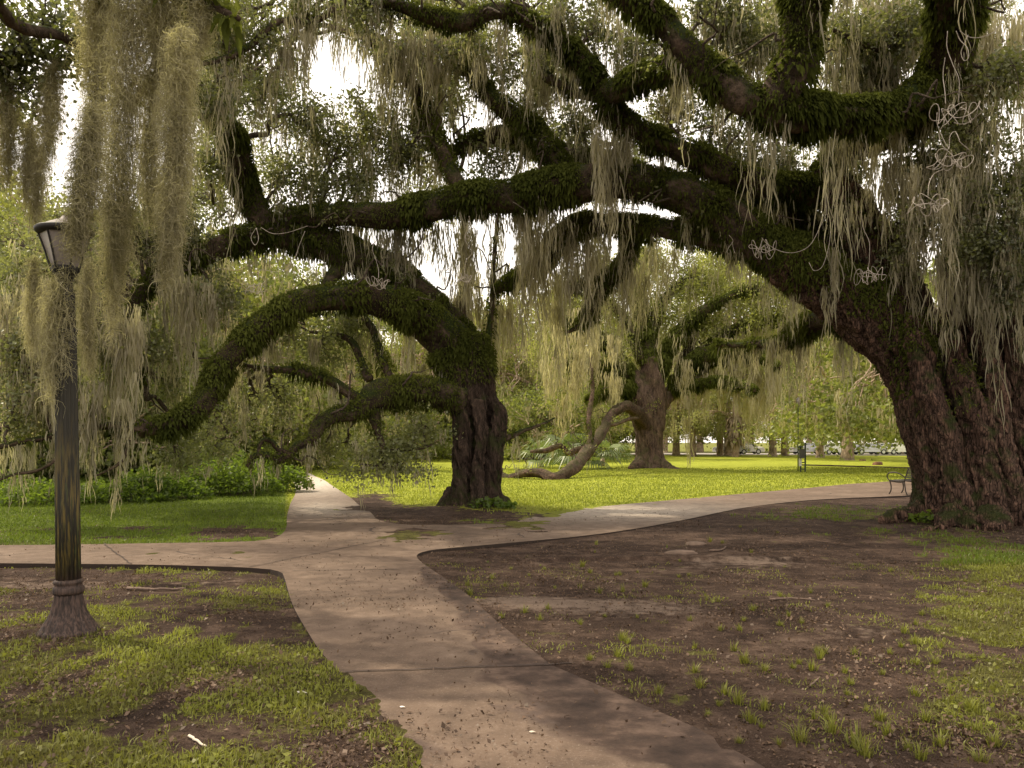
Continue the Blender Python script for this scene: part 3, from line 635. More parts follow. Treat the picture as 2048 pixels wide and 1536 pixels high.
def stick(pts, r, mat, label, name='stick', cat='stick'):
    p = np.array([[*G(a, b)[:2], 0] for a, b in pts]); p[:, 2] = zg(p[:, 0], p[:, 1]) + r * 1.2
    m_ = MB(); q = catmull(p, n=5) if len(p) > 2 else catmull(p, n=6)
    m_.tube(q + RNG.normal(size=q.shape) * r * .15, np.linspace(r, r * .6, len(q)), 7)
    me = m_.mesh(name, M[mat], True, tuple(p[0]))
    o = link(bpy.data.objects.new(name, me)); o.location = tuple(p[0]); return tag(o, label, cat)
stick([(379, 1480), (396, 1490), (412, 1499)], .009, 'wood_white', 'short bleached white stick lying in the near grass')
stick([(1616, 1383), (1628, 1374), (1640, 1362)], .007, 'stick', 'thin brown forked twig lying on the dark soil')
stick([(1420, 1105), (1440, 1104), (1452, 1098)], .016, 'stick', 'small knobby stick lying by the pale flat stones')
stick([(1540, 1203), (1580, 1200), (1630, 1204)], .014, 'stick', 'long thin brown stick lying flat across the bare soil')
stick([(255, 1180), (310, 1183), (372, 1181)], .02, 'stick', 'fallen branch piece half sunk in soil by the path edge')
def scrap(px, py, L, label, name, mat, z=0.):
    c = G(px, py); c[2] = max(float(zg(c[0], c[1])), z) + .012
    k = 8; t = np.linspace(-1, 1, k); w = np.sqrt(np.clip(1 - t ** 2, 0, 1)) * .32 + .03
    v = np.stack([np.stack([t * L, w * L, .25 * L * np.cos(t * 2) * .4], 1), np.stack([t * L, -w * L, .12 * L * np.sin(t * 3)], 1), np.stack([t * L, 0 * w, .18 * L * np.cos(t * 2)], 1)], 1)
    i = np.arange(k - 1)[:, None] * 3
    me = MB().add(v.reshape(-1, 3), np.concatenate([np.concatenate([i, i + 3, i + 5, i + 2], 1), np.concatenate([i + 2, i + 5, i + 4, i + 1], 1)])).mesh(name, M[mat])
    o = link(bpy.data.objects.new(name, me)); o.location = c; o.rotation_euler = (.1, .1, RNG.uniform(-.6, .2)); return tag(o, label, 'leaf')
scrap(604, 1391, .035, 'pale whitish curled dead leaf lying in the grass beside the path', 'fallen_leaf', 'paper')
scrap(805, 1427, .018, 'tiny pale leaf scrap lying on the path nearest its grassy edge', 'fallen_leaf', 'paper', PTOP)
scrap(1065, 1478, .02, 'tiny yellowish leaf scrap in the middle of the near path', 'fallen_leaf', 'wood_white', PTOP)
# ================================================================== the oaks
def limb_pts(spec, step=.16):
    """spec rows (photo x, photo y, distance, half width in photo pixels) -> smooth path and radii in metres"""
    p = np.array([np.append(P(a, b, d), r * d / F) for a, b, d, r in spec]); c = catmull(p, step=step)
    return c[:, :3], np.maximum(c[:, 3], .01)
class Tree:
    def __init__(s, name, label, base, cat='tree', group=None):
        s.o = thing(name, label, cat, tuple(base), group); s.limbs = []; s.leaf = MB(); s.tw = MB(); s.ms = MB(); s.sk = []
    def trunk(s, stems, mat, voxel=.06, ridge=.06, vs=(3.2, 3.2, .55), seed=0, name='trunk'):
        m_ = MB()
        for sp in stems:
            p, r = limb_pts(sp, .12); m_.tube(p, r, 18, .06, seed + len(m_.v))
            s.sk += [(q, rr) for q, rr in zip(p, r) if q[2] > 3.]
        me = m_.mesh('t', None); o = link(bpy.data.objects.new('t', me))
        md = o.modifiers.new('r', 'REMESH'); md.mode = 'VOXEL'; md.voxel_size = voxel
        sm = o.modifiers.new('s', 'SMOOTH'); sm.iterations = 4; sm.factor = .5
        dg = bpy.context.evaluated_depsgraph_get(); e = o.evaluated_get(dg); m2 = bpy.data.meshes.new_from_object(e)
        bpy.data.objects.remove(o); bpy.data.meshes.remove(me)
        n = len(m2.vertices); v = np.zeros(n * 3, np.float32); nr = np.zeros(n * 3, np.float32)
        m2.vertices.foreach_get('co', v); m2.vertices.foreach_get('normal', nr); v = v.reshape(-1, 3).astype(float); nr = nr.reshape(-1, 3)
        sh = v.copy(); sh[:, 0] += .45 * v[:, 2]                     # the grain leans with the stems
        a = fbm(sh * np.array(vs), 4, seed) - .5; b = 1 - 2 * np.abs(fbm(sh * np.array(vs) * 2.1, 3, seed + 5) - .5)
        b2 = 1 - 2 * np.abs(fbm(sh * np.array(vs) * np.array([4.6, 4.6, 3.4]), 3, seed + 7) - .5)
        v = v + nr * (a * ridge * 2.0 + (b - .7) * ridge * 1.2 + (b2 - .75) * ridge * .55 + (fbm(v * 9, 3, seed + 9) - .5) * ridge * .5)[:, None]
        v -= world_loc(s.o)
        m2.vertices.foreach_set('co', v.astype(np.float32).ravel()); m2.name = name; m2.materials.clear(); m2.materials.append(mat); m2.update()
        m2.polygons.foreach_set('use_smooth', np.ones(len(m2.polygons), bool))
        return link(bpy.data.objects.new(name, m2), s.o)
    def trunk_fern(s, o, n, z0, z1, f, L=.15, zmax=None):
        me = o.data; k = len(me.vertices); v = np.zeros(k * 3, np.float32); nr = np.zeros(k * 3, np.float32)
        me.vertices.foreach_get('co', v); me.vertices.foreach_get('normal', nr); v = v.reshape(-1, 3) + world_loc(o); nr = nr.reshape(-1, 3)
        pr = ss(v[:, 2], z0, z1) * np.clip((fbm(v * 1.1, 3, 61) - .42) * 5, 0, 1) * np.clip(f(v, nr), 0, 1); pr = pr / pr.sum()
        i = RNG.choice(k, n, p=pr); fm = MB(); d = nr[i]
        fronds(fm, v[i] + RNG.normal(size=(n, 3)) * .03, unit(d + np.array([0, 0, .1])), L, np.clip(RNG.uniform(0, .6, n) + d[:, 2] * .25, 0, 1)); fm.build('fern_foliage', M['fern'], o, False)  # upward-facing fronds toned lighter, top light put into the colour
    def limb(s, spec, fern=1., moss=1., mat=None, n=14, mossL=(.5, 1.3), fernL=.08, rough=.42, hang=None, sk=True):
        p, r = limb_pts(spec); r = r * (.86 if fern else 1.); k = len(p)
        off = (fbm(np.c_[p * 1.1], 2, 70) - .5)[:, None] * .16 * np.array([0, 0, 1.]) + (fbm(np.c_[p * 1.4 + 31], 2, 71) - .5)[:, None] * .14 * np.array([.6, 1., .3])
        p = p + off * ss(np.arange(k) / k, 0, .2)[:, None]
        m_ = MB(); m_.tube(p, r, n, rough, int(abs(p[0, 0] * 77)) % 999); s.sk += [(q, rr) for q, rr in zip(p, r)] if sk else []
        lo = m_.build('limb', mat or M['bark_dark'], s.o)
        T, Nn, B = frames(p); ln = np.linalg.norm(np.diff(p, axis=0), axis=1); area = (ln * r[:-1]).sum() * 6.28
        if fern:
            nf = int(area * 1250 * fern); i = RNG.choice(k - 1, nf, p=(ln * r[:-1]) / (ln * r[:-1]).sum()); a = RNG.uniform(0, 6.28, nf)
            d = Nn[i] * np.cos(a)[:, None] + B[i] * np.sin(a)[:, None]
            c = p[i] + (p[i + 1] - p[i]) * RNG.uniform(0, 1, (nf, 1))
            pat = fbm(c * 1.5, 3, 5)
            pr = np.where(d[:, 2] > .2, 1., np.where(d[:, 2] > -.45, .85, .28)) * np.clip((pat - .25) * 5., .15, 1)
            kk = RNG.uniform(0, 1, nf) < pr; i, d, c = i[kk], d[kk], c[kk]
            q = c + d * (r[i] * .97 + RNG.uniform(0, .05, len(i)))[:, None]; fm = MB()
            nd = unit(d + np.array([0, 0, .25])[None] * (d[:, 2:3] > 0) - np.array([0, 0, .5])[None] * (d[:, 2:3] < -.1))
            tn = np.clip(RNG.uniform(0, .5, len(q)) + d[:, 2] * .42 + (fbm(c * .9, 2, 15) - .5) * .9, 0, 1)  # upper fronds toned lighter, a top light painted in
            fronds(fm, q, nd, (fernL * (.55 + 1.5 * np.clip((fbm(c * 2.3, 2, 33) - .3) * 2.2, 0, 1))), tn); fm.build('fern_foliage', M['fern'], lo, False)
        if sk and ln.sum() > 3. and r.mean() > .12:
            for i in RNG.choice(np.arange(k // 8, k - 1), int(ln.sum() * 1.1)):
                u = unit(np.array([RNG.normal() * .7, RNG.normal() * .7, RNG.uniform(-.3, 1.)])); L = RNG.uniform(.5, 1.5)
                t = s.twig(p[i] + u * r[i] * .7, p[i] + u * (r[i] + L), min(.03, r[i] * .3), .006, .55, 6, 5)
                if RNG.uniform() < .75:
                    m = int(RNG.integers(14, 40)); leaves(s.leaf, t[RNG.integers(len(t) // 2, len(t), m)] + RNG.normal(size=(m, 3)) * .12, .07, .42, .5, np.clip(RNG.uniform(0, .8) + RNG.uniform(-.2, .2, m), 0, 1), .15)
        if moss:
            nm = max(1, int(ln.sum() * 2.6 * moss)); i = RNG.choice(k - 1, nm, p=ln / ln.sum())
            a = p[i] - np.array([0, 0, 1.]) * (r[i] * .75)[:, None] + RNG.normal(size=(nm, 3)) * np.array([.05, .12, .0])
            L = np.exp(RNG.normal(np.log(sum(mossL) / 2), .45, nm)); L = np.clip(L, mossL[0] * .6, mossL[1] * 1.7)
            if hang is not None: L = np.minimum(L, np.maximum(.3, a[:, 2] - hang))
            moss_clumps(s.ms, a, L * 1.1, (6, 30), .085, .010)
        return lo
    def twig(s, a, b, r0, r1, wig=.25, n=5, sides=5):
        a, b = np.asarray(a, float), np.asarray(b, float); L = np.linalg.norm(b - a)
        t = np.linspace(0, 1, n + 1)[:, None]; q = a + (b - a) * t + RNG.normal(size=(n + 1, 3)) * wig * L / n * np.sin(t * 3.14) ** .5
        q[:, 2] += np.sin(t[:, 0] * 3.14) * L * .06
        c = catmull(q, n=3); s.tw.tube(c, np.linspace(r0, r1, len(c)), sides, 0, caps=False); return c
    def blob(s, px, py, d, rx, ry=None, ns=22, nl=74, sig=.19, L=.075, moss=.3, mossL=.8, lim=5., tone=0., rd=None, src=None, bare=False):
        """a spray of foliage: a crooked branch from the nearest limb, twigs, leaf clusters at their ends, moss under some"""
        c = P(px, py, d); k = d / F; rx *= k; ry = rx if ry is None else ry * k; rd = rx if rd is None else rd
        if src is None:
            sp = np.array([q for q, _ in s.sk]); dist = np.linalg.norm((sp - c) * np.array([1, 1, .8]), axis=1) + RNG.uniform(0, .6, len(sp)); j = int(dist.argmin()); src = sp[j]; rr = s.sk[j][1]
        else: rr = .08
        br = s.twig(src, c, min(rr * .7, .05 + .03 * RNG.uniform()), .02, .38, 7, 6)
        bs = br[len(br) // 3:]; lc, lt_ = [], []; anc = []
        sub = []
        for _ in range(max(2, ns // 5)):
            e = c + unit(RNG.normal(size=3)) * RNG.uniform(.35, .9) * np.array([rx, rd, ry]); st = bs[RNG.integers(len(bs))]
            t = s.twig(st, e, .018, .008, .4, 5); sub.append(t[2:])
        sub = np.concatenate(sub + [bs[-4:]])
        for _ in range(ns):
            e = c + RNG.normal(size=3) * .5 * np.array([rx, rd, ry])
            j = int(np.linalg.norm(sub - e, axis=1).argmin()); st = sub[j]
            v = e - st; L_ = np.linalg.norm(v)
            if L_ > 1.4: e = st + v / L_ * 1.4
            t = s.twig(st, e, .008, .004, .45, 3, 4); anc.append(e)
            m = int(nl * RNG.uniform(.5, 1.5))
            q = t[RNG.integers(len(t) // 3, len(t), m)] + RNG.normal(size=(m, 3)) * sig * np.array([1, 1, .75])
            lc.append(q); lt_.append(np.clip(RNG.uniform(-.05, .75) + tone + RNG.uniform(-.25, .25, m), 0, 1))
        if not bare: leaves(s.leaf, np.concatenate(lc), L, .42, .5, np.concatenate(lt_), .15)
        anc = np.array(anc); km = RNG.uniform(0, 1, len(anc)) < moss * 1.5
        if km.any(): moss_clumps(s.ms, anc[km], mossL * np.exp(RNG.normal(0, .4, km.sum())), (7, 20), .08, .010)
    def hang(s, px0, px1, py, d, L, n, spread=.1, w=.011, num=(10, 30), dj=.4, pj=14):
        n = int(n * 1.35); num = (10, 46); x = RNG.uniform(px0, px1, n); yy = py + RNG.normal(size=n) * pj * 2; dd = d + RNG.uniform(-dj, dj, n)
        a = np.array([P(*v) for v in zip(x, yy, dd)]); moss_clumps(s.ms, a, L * np.clip(np.exp(RNG.normal(-.15, .5, n)), .25, 1.35), num, spread * .8, w)
    def finish(s, lmat='leaf', mmat='moss', tmat='twig'):
        s.tw.build('twigs', M[tmat], s.o)
        if s.leaf.n: s.leaf.build('foliage', M[lmat], s.o, smooth=False)
        if s.ms.n: s.ms.build('hanging_moss', M[mmat], s.o, smooth=False)

# ------------------------------------------------------------------ the oak in the middle of the picture
b1_ = G(948, 1020)
T1 = Tree('live_oak', 'gnarled oak at the path fork with one thick mossy limb arching low to the ground', (b1_[0], b1_[1], 0))
t1 = T1.trunk([
    [(950,1042,19.7,66),(950,1022,19.7,54),(949,990,19.7,45),(947,930,19.7,41),(949,860,19.7,39),(951,800,19.6,41),(948,750,19.5,41),(940,710,19.5,41),(930,680,19.5,38)],
    [(986,1035,19.3,28),(980,990,19.3,22),(982,930,19.3,22),(992,870,19.3,20),(998,838,19.3,17),(990,812,19.4,13),(980,800,19.5,9)],
    [(916,1040,19.2,26),(923,980,19.2,19),(927,900,19.2,19),(924,820,19.3,22),(914,760,19.4,28),(890,700,19.3,34)],
    [(957,1035,18.95,20),(955,950,19.0,12),(962,880,19.05,11),(958,800,19.1,12)],
    [(972,722,19.6,14),(966,705,19.6,14),(958,690,19.6,12)],
    [(912,985,19.5,20),(899,1012,19.3,20),(884,1030,19.1,14),(868,1042,18.9,7)], [(995,1010,19.4,26),(1016,1026,19.1,18),(1032,1036,19.0,8)], [(950,1020,18.8,22),(948,1040,18.5,12)],
], M['bark_mossy'], .035, .085, (4., 4., .4), 3)
T1.trunk_fern(t1, 9000, 2.6, 4.2, lambda v, n: .7 + 0 * v[:, 0], .085)
A1 = [(930,720,19.5,42),(893,675,19.2,45),(840,628,18.8,40),(760,602,18.4,34),(680,595,18.,30),(610,605,17.6,29),(545,640,17.3,29),(475,698,17.,28),(428,760,16.8,25),(398,812,16.5,24),(350,848,16.2,20),(292,860,16.,15)]
T1.limb(A1, 1.35, .22, n=20, fernL=.08)
T1.limb([(292,860,16.,17),(232,852,15.8,10),(150,861,15.5,8),(90,880,15.3,7),(30,887,15.,6),(-60,905,15.,4)], .2, 1.6, hang=.4)
T1.limb([(935,715,19.6,40),(898,660,19.6,46),(830,592,19.4,42),(765,545,19.2,40),(690,505,19.,40),(620,478,18.8,38),(560,467,18.5,32),(525,440,18.2,27),(492,380,18.,25),(480,310,17.6,24),(450,250,17.2,22),(412,205,16.8,17),(380,165,16.5,12),(350,110,16.3,8)], 1.3, .6, n=20)
T1.limb([(565,468,18.5,30),(480,480,18.,27),(402,510,17.7,25),(332,540,17.5,20),(286,580,17.3,17),(263,622,17.2,18),(256,670,17.,18),(268,720,17.,14),(270,762,17.,8)], 1.2, 1.2)
T1.limb([(925,800,19.3,34),(850,786,19.,33),(790,786,18.8,35),(745,800,18.6,30),(712,824,18.4,19),(668,831,18.2,18),(637,850,18.,17),(625,880,17.9,13),(592,893,17.8,10),(576,915,17.7,9),(555,925,17.7,8),(532,910,17.6,8),(506,915,17.6,7),(494,936,17.5,4)], 1.15, .5, n=16, hang=.6)
T1.limb([(578,906,17.7,6),(556,901,17.7,6),(547,886,17.7,6),(532,880,17.6,6),(521,890,17.6,5),(520,910,17.6,4)], .1, 0, n=8)
T1.limb([(725,805,18.6,16),(682,776,18.5,13),(640,752,18.4,11),(590,742,18.3,10),(540,742,18.2,9),(500,735,18.,7),(468,722,17.9,4)], .5, .8, n=10)
T1.limb([(745,822,18.6,18),(757,866,18.5,8),(768,895,18.4,6),(764,922,18.3,5),(790,938,18.2,4),(800,925,18.2,2)], .3, .5, n=8, hang=.5)
T1.limb([(767,894,18.4,4),(800,897,18.4,3),(850,894,18.6,3),(870,885,18.8,2)], 0, .5, n=6, hang=.4)
T1.limb([(738,760,18.9,11),(722,715,19.2,9),(700,680,19.6,8),(660,670,19.8,6),(620,665,20.,4)], .25, .7, n=8)
T1.limb([(782,762,18.9,11),(755,690,19.4,10),(735,640,19.8,9),(700,600,20.2,7)], .25, .7, n=8)
T1.limb([(652,590,18.3,13),(660,560,18.7,14),(690,525,19.,18)], .3, 0, n=10)
T1.limb([(942,705,19.8,10),(928,640,20.,7),(922,560,20.3,6),(930,470,20.6,5),(915,380,21.,5),(930,300,21.4,4)], .1, .6, n=8)
T1.limb([(975,700,19.8,9),(984,600,20.2,6),(990,500,20.6,5),(1000,420,21.,5),(1040,330,21.5,4)], .2, .6, n=8)
T1.limb([(1005,880,19.4,8),(1040,862,19.6,5),(1080,850,19.8,3),(1110,835,20.,2)], .3, .8, n=8)
T1.limb([(130,905,15.2,5),(100,930,15.,4),(60,945,15.,4),(30,950,14.9,3),(-20,972,14.8,3)], 0, .6, n=6, hang=.3)
T1.limb([(258,880,15.9,5),(250,920,15.8,4),(215,940,15.7,3),(190,950,15.6,2)], 0, .6, n=6, hang=.3)

# ------------------------------------------------------------------ the great oak at the right
b2_ = G(1920, 1040)
T2 = Tree('live_oak', 'huge oak with a broad fluted trunk rising beside the bench', (b2_[0], b2_[1], 0))
t2 = T2.trunk([
    [(1885,1060,16.8,64),(1882,1030,16.8,50),(1876,960,16.8,42),(1862,880,16.8,42),(1838,780,16.8,46),(1795,690,16.8,54),(1722,615,16.8,58),(1635,555,16.9,52),(1570,515,17.,48)],
    [(1950,1065,16.4,76),(1945,1000,16.4,66),(1905,900,16.5,70),(1870,800,16.6,66),(1840,710,16.7,56),(1810,610,16.8,48),(1772,525,16.9,44),(1722,455,17.,42),(1682,405,17.1,38),(1652,365,17.2,32)],
    [(2000,1065,16.4,90),(1985,960,16.4,78),(1960,850,16.5,70),(1942,740,16.6,58),(1935,650,16.7,50),(1932,550,16.8,42),(1930,450,16.9,38)],
    [(2075,1065,15.9,80),(2062,950,15.9,62),(2052,840,15.9,52),(2046,740,15.9,46),(2050,650,15.9,42),(2070,560,15.9,40)],
    [(1930,1050,15.55,34),(1905,950,15.6,26),(1882,860,15.65,24),(1860,790,15.75,21),(1840,720,15.95,18),(1815,640,16.2,14)],
    [(1995,1050,15.45,32),(1972,950,15.5,28),(1952,860,15.6,26),(1930,780,15.7,24),(1910,700,15.9,20),(1900,620,16.2,16)],
    [(1886,1050,15.75,24),(1872,980,15.85,18),(1858,880,16.0,15),(1832,800,16.2,13)],[(2035,1055,15.4,28),(2015,950,15.45,24),(1998,850,15.5,22),(1985,760,15.7,20),(1978,680,16.,16)],
    [(1862,1015,16.6,28),(1825,1030,16.3,18),(1792,1036,16.1,12),(1760,1041,16.,8)], [(1900,1040,15.4,26),(1880,1055,15.,14),(1850,1062,14.8,7)],
    [(1985,1040,15.2,34),(1990,1058,14.8,26),(1985,1066,14.6,14)], [(1935,1045,15.2,22),(1940,1060,14.9,14)],
], M['bark'], .038, .15, (2.8, 2.8, .42), 8)
T2.trunk_fern(t2, 15000, 2.0, 4.2, lambda v, n: np.clip((9.2 + .45 * (3 - v[:, 2]) - v[:, 0]) * 1.2, 0, 1) * (.4 + n[:, 2]), .09)
T2.limb([(1640,560,16.9,54),(1560,510,17.,50),(1480,455,17.2,46),(1400,402,17.3,42),(1320,376,17.5,39),(1230,366,17.6,39),(1130,370,17.8,38),(1030,390,18.,36),(940,398,18.1,33),(860,415,18.2,30),(780,434,18.3,28),(700,430,18.4,25),(620,434,18.4,22),(555,448,18.5,18)], 1.3, .9, n=20)
T2.limb([(1640,560,17.,38),(1545,515,17.3,33),(1460,485,17.6,29),(1380,465,18.,26),(1300,456,18.3,24),(1220,450,18.6,23),(1150,456,19.,23),(1118,490,19.3,25),(1070,530,19.6,20),(1030,560,20.,14),(985,585,20.3,9)], 1.2, 1.1)
T2.limb([(1730,570,17.5,44),(1655,492,17.8,38),(1592,442,18.,32),(1530,405,18.2,25),(1470,385,18.3,20)], 1.4, .5)
T2.limb([(1262,455,18.7,16),(1258,505,19.,14),(1235,542,19.3,15),(1202,570,19.5,17),(1186,602,19.6,15),(1176,640,19.7,11),(1152,655,19.8,7),(1130,662,19.9,4)], 1.1, .9, n=10, sk=False)
T2.limb([(1200,570,19.5,13),(1170,568,19.4,10),(1140,574,19.3,6)], 1., .3, n=8)
T2.limb([(1640,385,17.2,34),(1600,378,17.2,30),(1540,374,17.2,29),(1450,347,17.2,30),(1392,312,17.2,26),(1330,285,17.2,23),(1270,255,17.1,21),(1222,222,17.,22),(1200,180,17.,22),(1170,130,17.,20),(1120,85,17.,17),(1060,45,16.8,15),(1000,22,16.6,18),(920,42,16.4,20),(850,28,16.3,18),(780,5,16.2,15),(700,-15,16.,12)], 1.15, 1.2, n=16)
T2.limb([(1655,385,17.2,33),(1655,345,17.1,31),(1675,310,17.,29),(1722,288,16.7,29),(1782,270,16.3,32),(1835,235,15.7,38),(1875,165,15.,44),(1905,70,14.2,52),(1915,-60,13.4,52),(1920,-220,12.5,40)], 1.3, .7, n=20, fernL=.09)
T2.limb([(1870,170,14.9,38),(1800,215,14.6,34),(1720,228,14.3,36),(1630,228,14.,38),(1545,225,13.7,42),(1565,185,13.6,40),(1598,120,13.5,40),(1606,40,13.4,42),(1612,-60,13.3,40),(1620,-220,13.,30)], 1.5, .5, n=20, fernL=.09)
T2.limb([(1560,228,13.7,34),(1490,200,13.8,38),(1425,155,13.9,36),(1370,100,14.,30),(1320,45,14.,26),(1260,5,14.,22),(1190,-50,14.,18)], 1.1, .6, n=16)
T2.limb([(1420,120,14.1,22),(1370,135,14.8,24),(1310,150,15.6,25),(1255,170,16.3,26),(1210,190,17.,24)], 1.4, .6, n=14)
T2.limb([(1140,350,17.9,22),(1105,312,18.,24),(1060,256,18.2,23),(1010,216,18.3,21),(970,180,18.5,18),(946,132,18.6,15),(900,90,18.8,12),(850,50,19.,9)], 1.15, 1.2)
T2.limb([(1290,360,17.8,25),(1230,335,18.4,26),(1160,322,18.8,27),(1090,300,19.1,23),(1040,275,19.3,22),(985,272,19.5,22),(940,282,19.6,17),(905,305,19.7,11),(880,330,19.8,6)], 1.2, .9)
T2.limb([(935,392,18.1,20),(903,345,18.2,17),(872,272,18.5,14),(842,200,18.8,13),(792,140,19.,12),(742,82,19.2,12),(690,25,19.4,10),(655,-30,19.5,8)], .5, 1.4, n=10)
T2.limb([(740,80,19.2,8),(690,62,19.,6),(640,50,18.8,5),(600,70,18.6,3)], .3, 1.2, n=8)
T2.limb([(1212,200,17.,11),(1150,185,17.6,11),(1095,155,18.,12),(1065,100,18.4,11),(1052,50,18.7,9),(1030,-20,19.,7)], .25, .9, n=10)
T2.limb([(1700,640,17.2,28),(1645,636,18.2,23),(1602,662,19.,22),(1562,684,20.,14),(1500,690,21.,9),(1430,692,22.,6)], .9, 1.6, sk=False)
T2.limb([(1932,470,16.9,36),(1930,350,16.8,34),(1915,220,16.7,30),(1930,90,16.6,26),(1920,-60,16.5,22)], .5, 1.5, n=14)
T2.limb([(2068,570,15.9,38),(2090,450,15.8,32),(2080,300,15.6,28),(2120,120,15.4,24)], .7, 1.4, n=12)
T2.limb([(1665,60,14.6,4),(1720,90,14.8,6),(1765,110,15.2,8),(1772,180,15.6,9),(1770,250,16.,9)], .3, .8, n=8)
T2.limb([(705,-12,16.,10),(640,35,16.,9),(560,45,15.4,8),(500,95,15.,8),(440,120,14.6,7),(390,132,14.2,6),(320,150,13.8,5),(260,212,13.4,4)], .25, 1.2, n=8)

# ------------------------------------------------------------------ foliage sprays on both oaks (position in the photo, distance, size)
for (x, y, d, r, ns) in [(470,180,18,60,16),(560,150,19,50,14),(610,240,18.5,70,24),(680,290,18.8,70,24),(740,250,19,60,20),(650,370,18.6,65,20),(560,360,18.3,55,18),(720,360,18.8,60,18),(420,330,17.8,60,24),(330,400,17.5,60,24),(280,470,17.3,60,24),(230,420,17,60,20),(360,470,17.4,55,20),(590,410,18.6,45,12),
      (60,540,16,70,26),(120,640,16,60,24),(40,720,15.5,60,26),(200,690,16.5,60,24),(330,760,18.6,60,20),(430,890,18.6,60,18),(350,905,18.2,60,18),(220,760,17.6,50,18),(20,820,15.2,60,18),(490,820,17.4,55,18),(560,800,18.4,60,18),(640,700,19.6,60,20),(560,650,19,50,14),(700,650,20,60,18),
      (690,885,18.4,60,11),(760,905,18.3,60,13),(820,885,18.5,55,12),(720,930,18,50,8),(800,932,18.1,50,9),(650,885,18.2,45,8),(850,850,18.9,40,8),(430,600,17.2,50,16),(310,690,17,45,16),(170,540,16.4,55,20)]:
    d = d + (1.3 if 420 < x < 700 and y > 770 else 0)
    T1.blob(x, y, d, r, ns=ns, moss=.3, mossL=.8 if y < 800 else .4, tone=.1 if y < 640 else .4)
for (x, y, d, r, ns) in [(800,110,18.5,60,20),(880,160,19,60,18),(930,90,17.5,60,18),(820,300,19,60,20),(860,230,19.3,60,18),(780,330,19,50,14),(1000,120,18.5,60,20),(1060,200,18.8,60,18),(990,330,19.3,55,16),(1100,110,18,60,18),(1190,50,17.5,60,22),(1160,240,18.4,50,16),(1110,30,17.2,60,18),(1280,100,16.5,60,18),(1340,220,17.8,60,22),(1430,260,17.8,55,18),(1500,300,17.8,60,20),(1570,330,17.8,55,18),(1480,40,15.5,70,24),(1420,20,15.5,60,18),(1530,100,15.5,50,16),(1700,60,15,70,24),(1740,150,15.5,60,22),(1800,60,15.2,60,22),(1700,330,17.6,45,16),
      (1960,270,15,60,26),(2010,380,15,60,26),(1900,420,15.6,60,26),(1840,440,15.8,50,20),(1960,500,15,60,24),(2020,560,15,60,26),(1990,160,14.5,60,22),(1860,340,15.8,50,18),(1800,520,16.2,40,14),(2030,470,14.8,55,22),(740,20,16.2,60,18),(600,20,15.8,60,18),(520,70,15.2,50,14),(420,60,14.8,60,18),(420,200,14.6,50,14),(330,80,14.2,60,18),(520,200,17,45,10)]:
    T2.blob(x, y, d, r, ns=ns, moss=.42, mossL=1.0)
for _ in range(50):                                  # the far side of the crown, seen pale through the near limbs
    x, y = RNG.uniform(380, 2040), RNG.uniform(-10, 400)
    if x > 1500 and y > 330: continue
    if any(((x - gx) / gr) ** 2 + ((y - gy) / gh) ** 2 < 1 for gx, gy, gr, gh in ((560, 110, 110, 90), (700, 270, 90, 70), (850, 300, 70, 60), (1220, 100, 80, 90), (1500, 300, 110, 50), (1040, 300, 60, 50), (620, 390, 70, 40))): continue
    T2.blob(x, y, RNG.uniform(20.5, 27), RNG.uniform(60, 85), ns=20, nl=62, L=.085, sig=.22, moss=.5, mossL=1.1, tone=.42)
for _ in range(18):
    T1.blob(RNG.uniform(-40, 420), RNG.uniform(380, 700), RNG.uniform(19, 24), 70, ns=18, nl=60, L=.085, sig=.22, moss=.45, mossL=1.2, tone=.35)
for _ in range(42):                                  # the crown above the picture
    d = RNG.uniform(9, 27); x = RNG.uniform(-13, 15); z = RNG.uniform(11.2, 15.5) if d > 13 else RNG.uniform(9.5, 13)
    px = CX + F * x / d; py = HY - (z - CH) * F / d
    if py > -60: continue
    (T1 if x < -2 else T2).blob(px, py, d, 1.6 * F / d, ns=30, nl=44, L=.11, moss=.25, mossL=1.2, sig=.26)
# curtains of moss between the limbs
T2.hang(1120, 1480, 95, 17.4, 1.3, 26); T2.hang(1220, 1560, 20, 16.5, 1.2, 26); T2.hang(1640, 1880, 10, 15.6, 2.0, 34); T2.hang(1650, 1800, 180, 15.8, 1.6, 18)
T2.hang(1930, 2048, 60, 15, 2.2, 18); T2.hang(1820, 2048, 330, 15.2, 1.6, 24); T2.hang(1840, 2000, 520, 15.3, 1.3, 13, dj=.2); T2.hang(1690, 1830, 330, 15.9, 1.4, 16)
T2.hang(1020, 1260, 470, 19, 1.9, 32); T2.hang(1100, 1350, 520, 20.5, 1.7, 26, dj=1.); T2.hang(1000, 1150, 420, 18.6, 1.3, 20); T2.hang(900, 1120, 570, 20.5, 2.0, 26)
T2.hang(1440, 1560, 340, 17.6, .9, 12); T2.hang(1180, 1260, 260, 17.2, 1.6, 12); T2.hang(1540, 1640, 640, 19.5, 1.3, 12); T2.hang(1640, 1672, 520, 16.2, 1.4, 3, .05)
T2.hang(700, 960, 460, 19, 1.5, 34); T2.hang(620, 900, 250, 19.2, 1.5, 24); T2.hang(760, 920, 60, 18.2, 1.7, 22); T2.hang(430, 620, 60, 15.6, 1.0, 14); T2.hang(560, 580, 60, 15.4, .8, 2, .05)
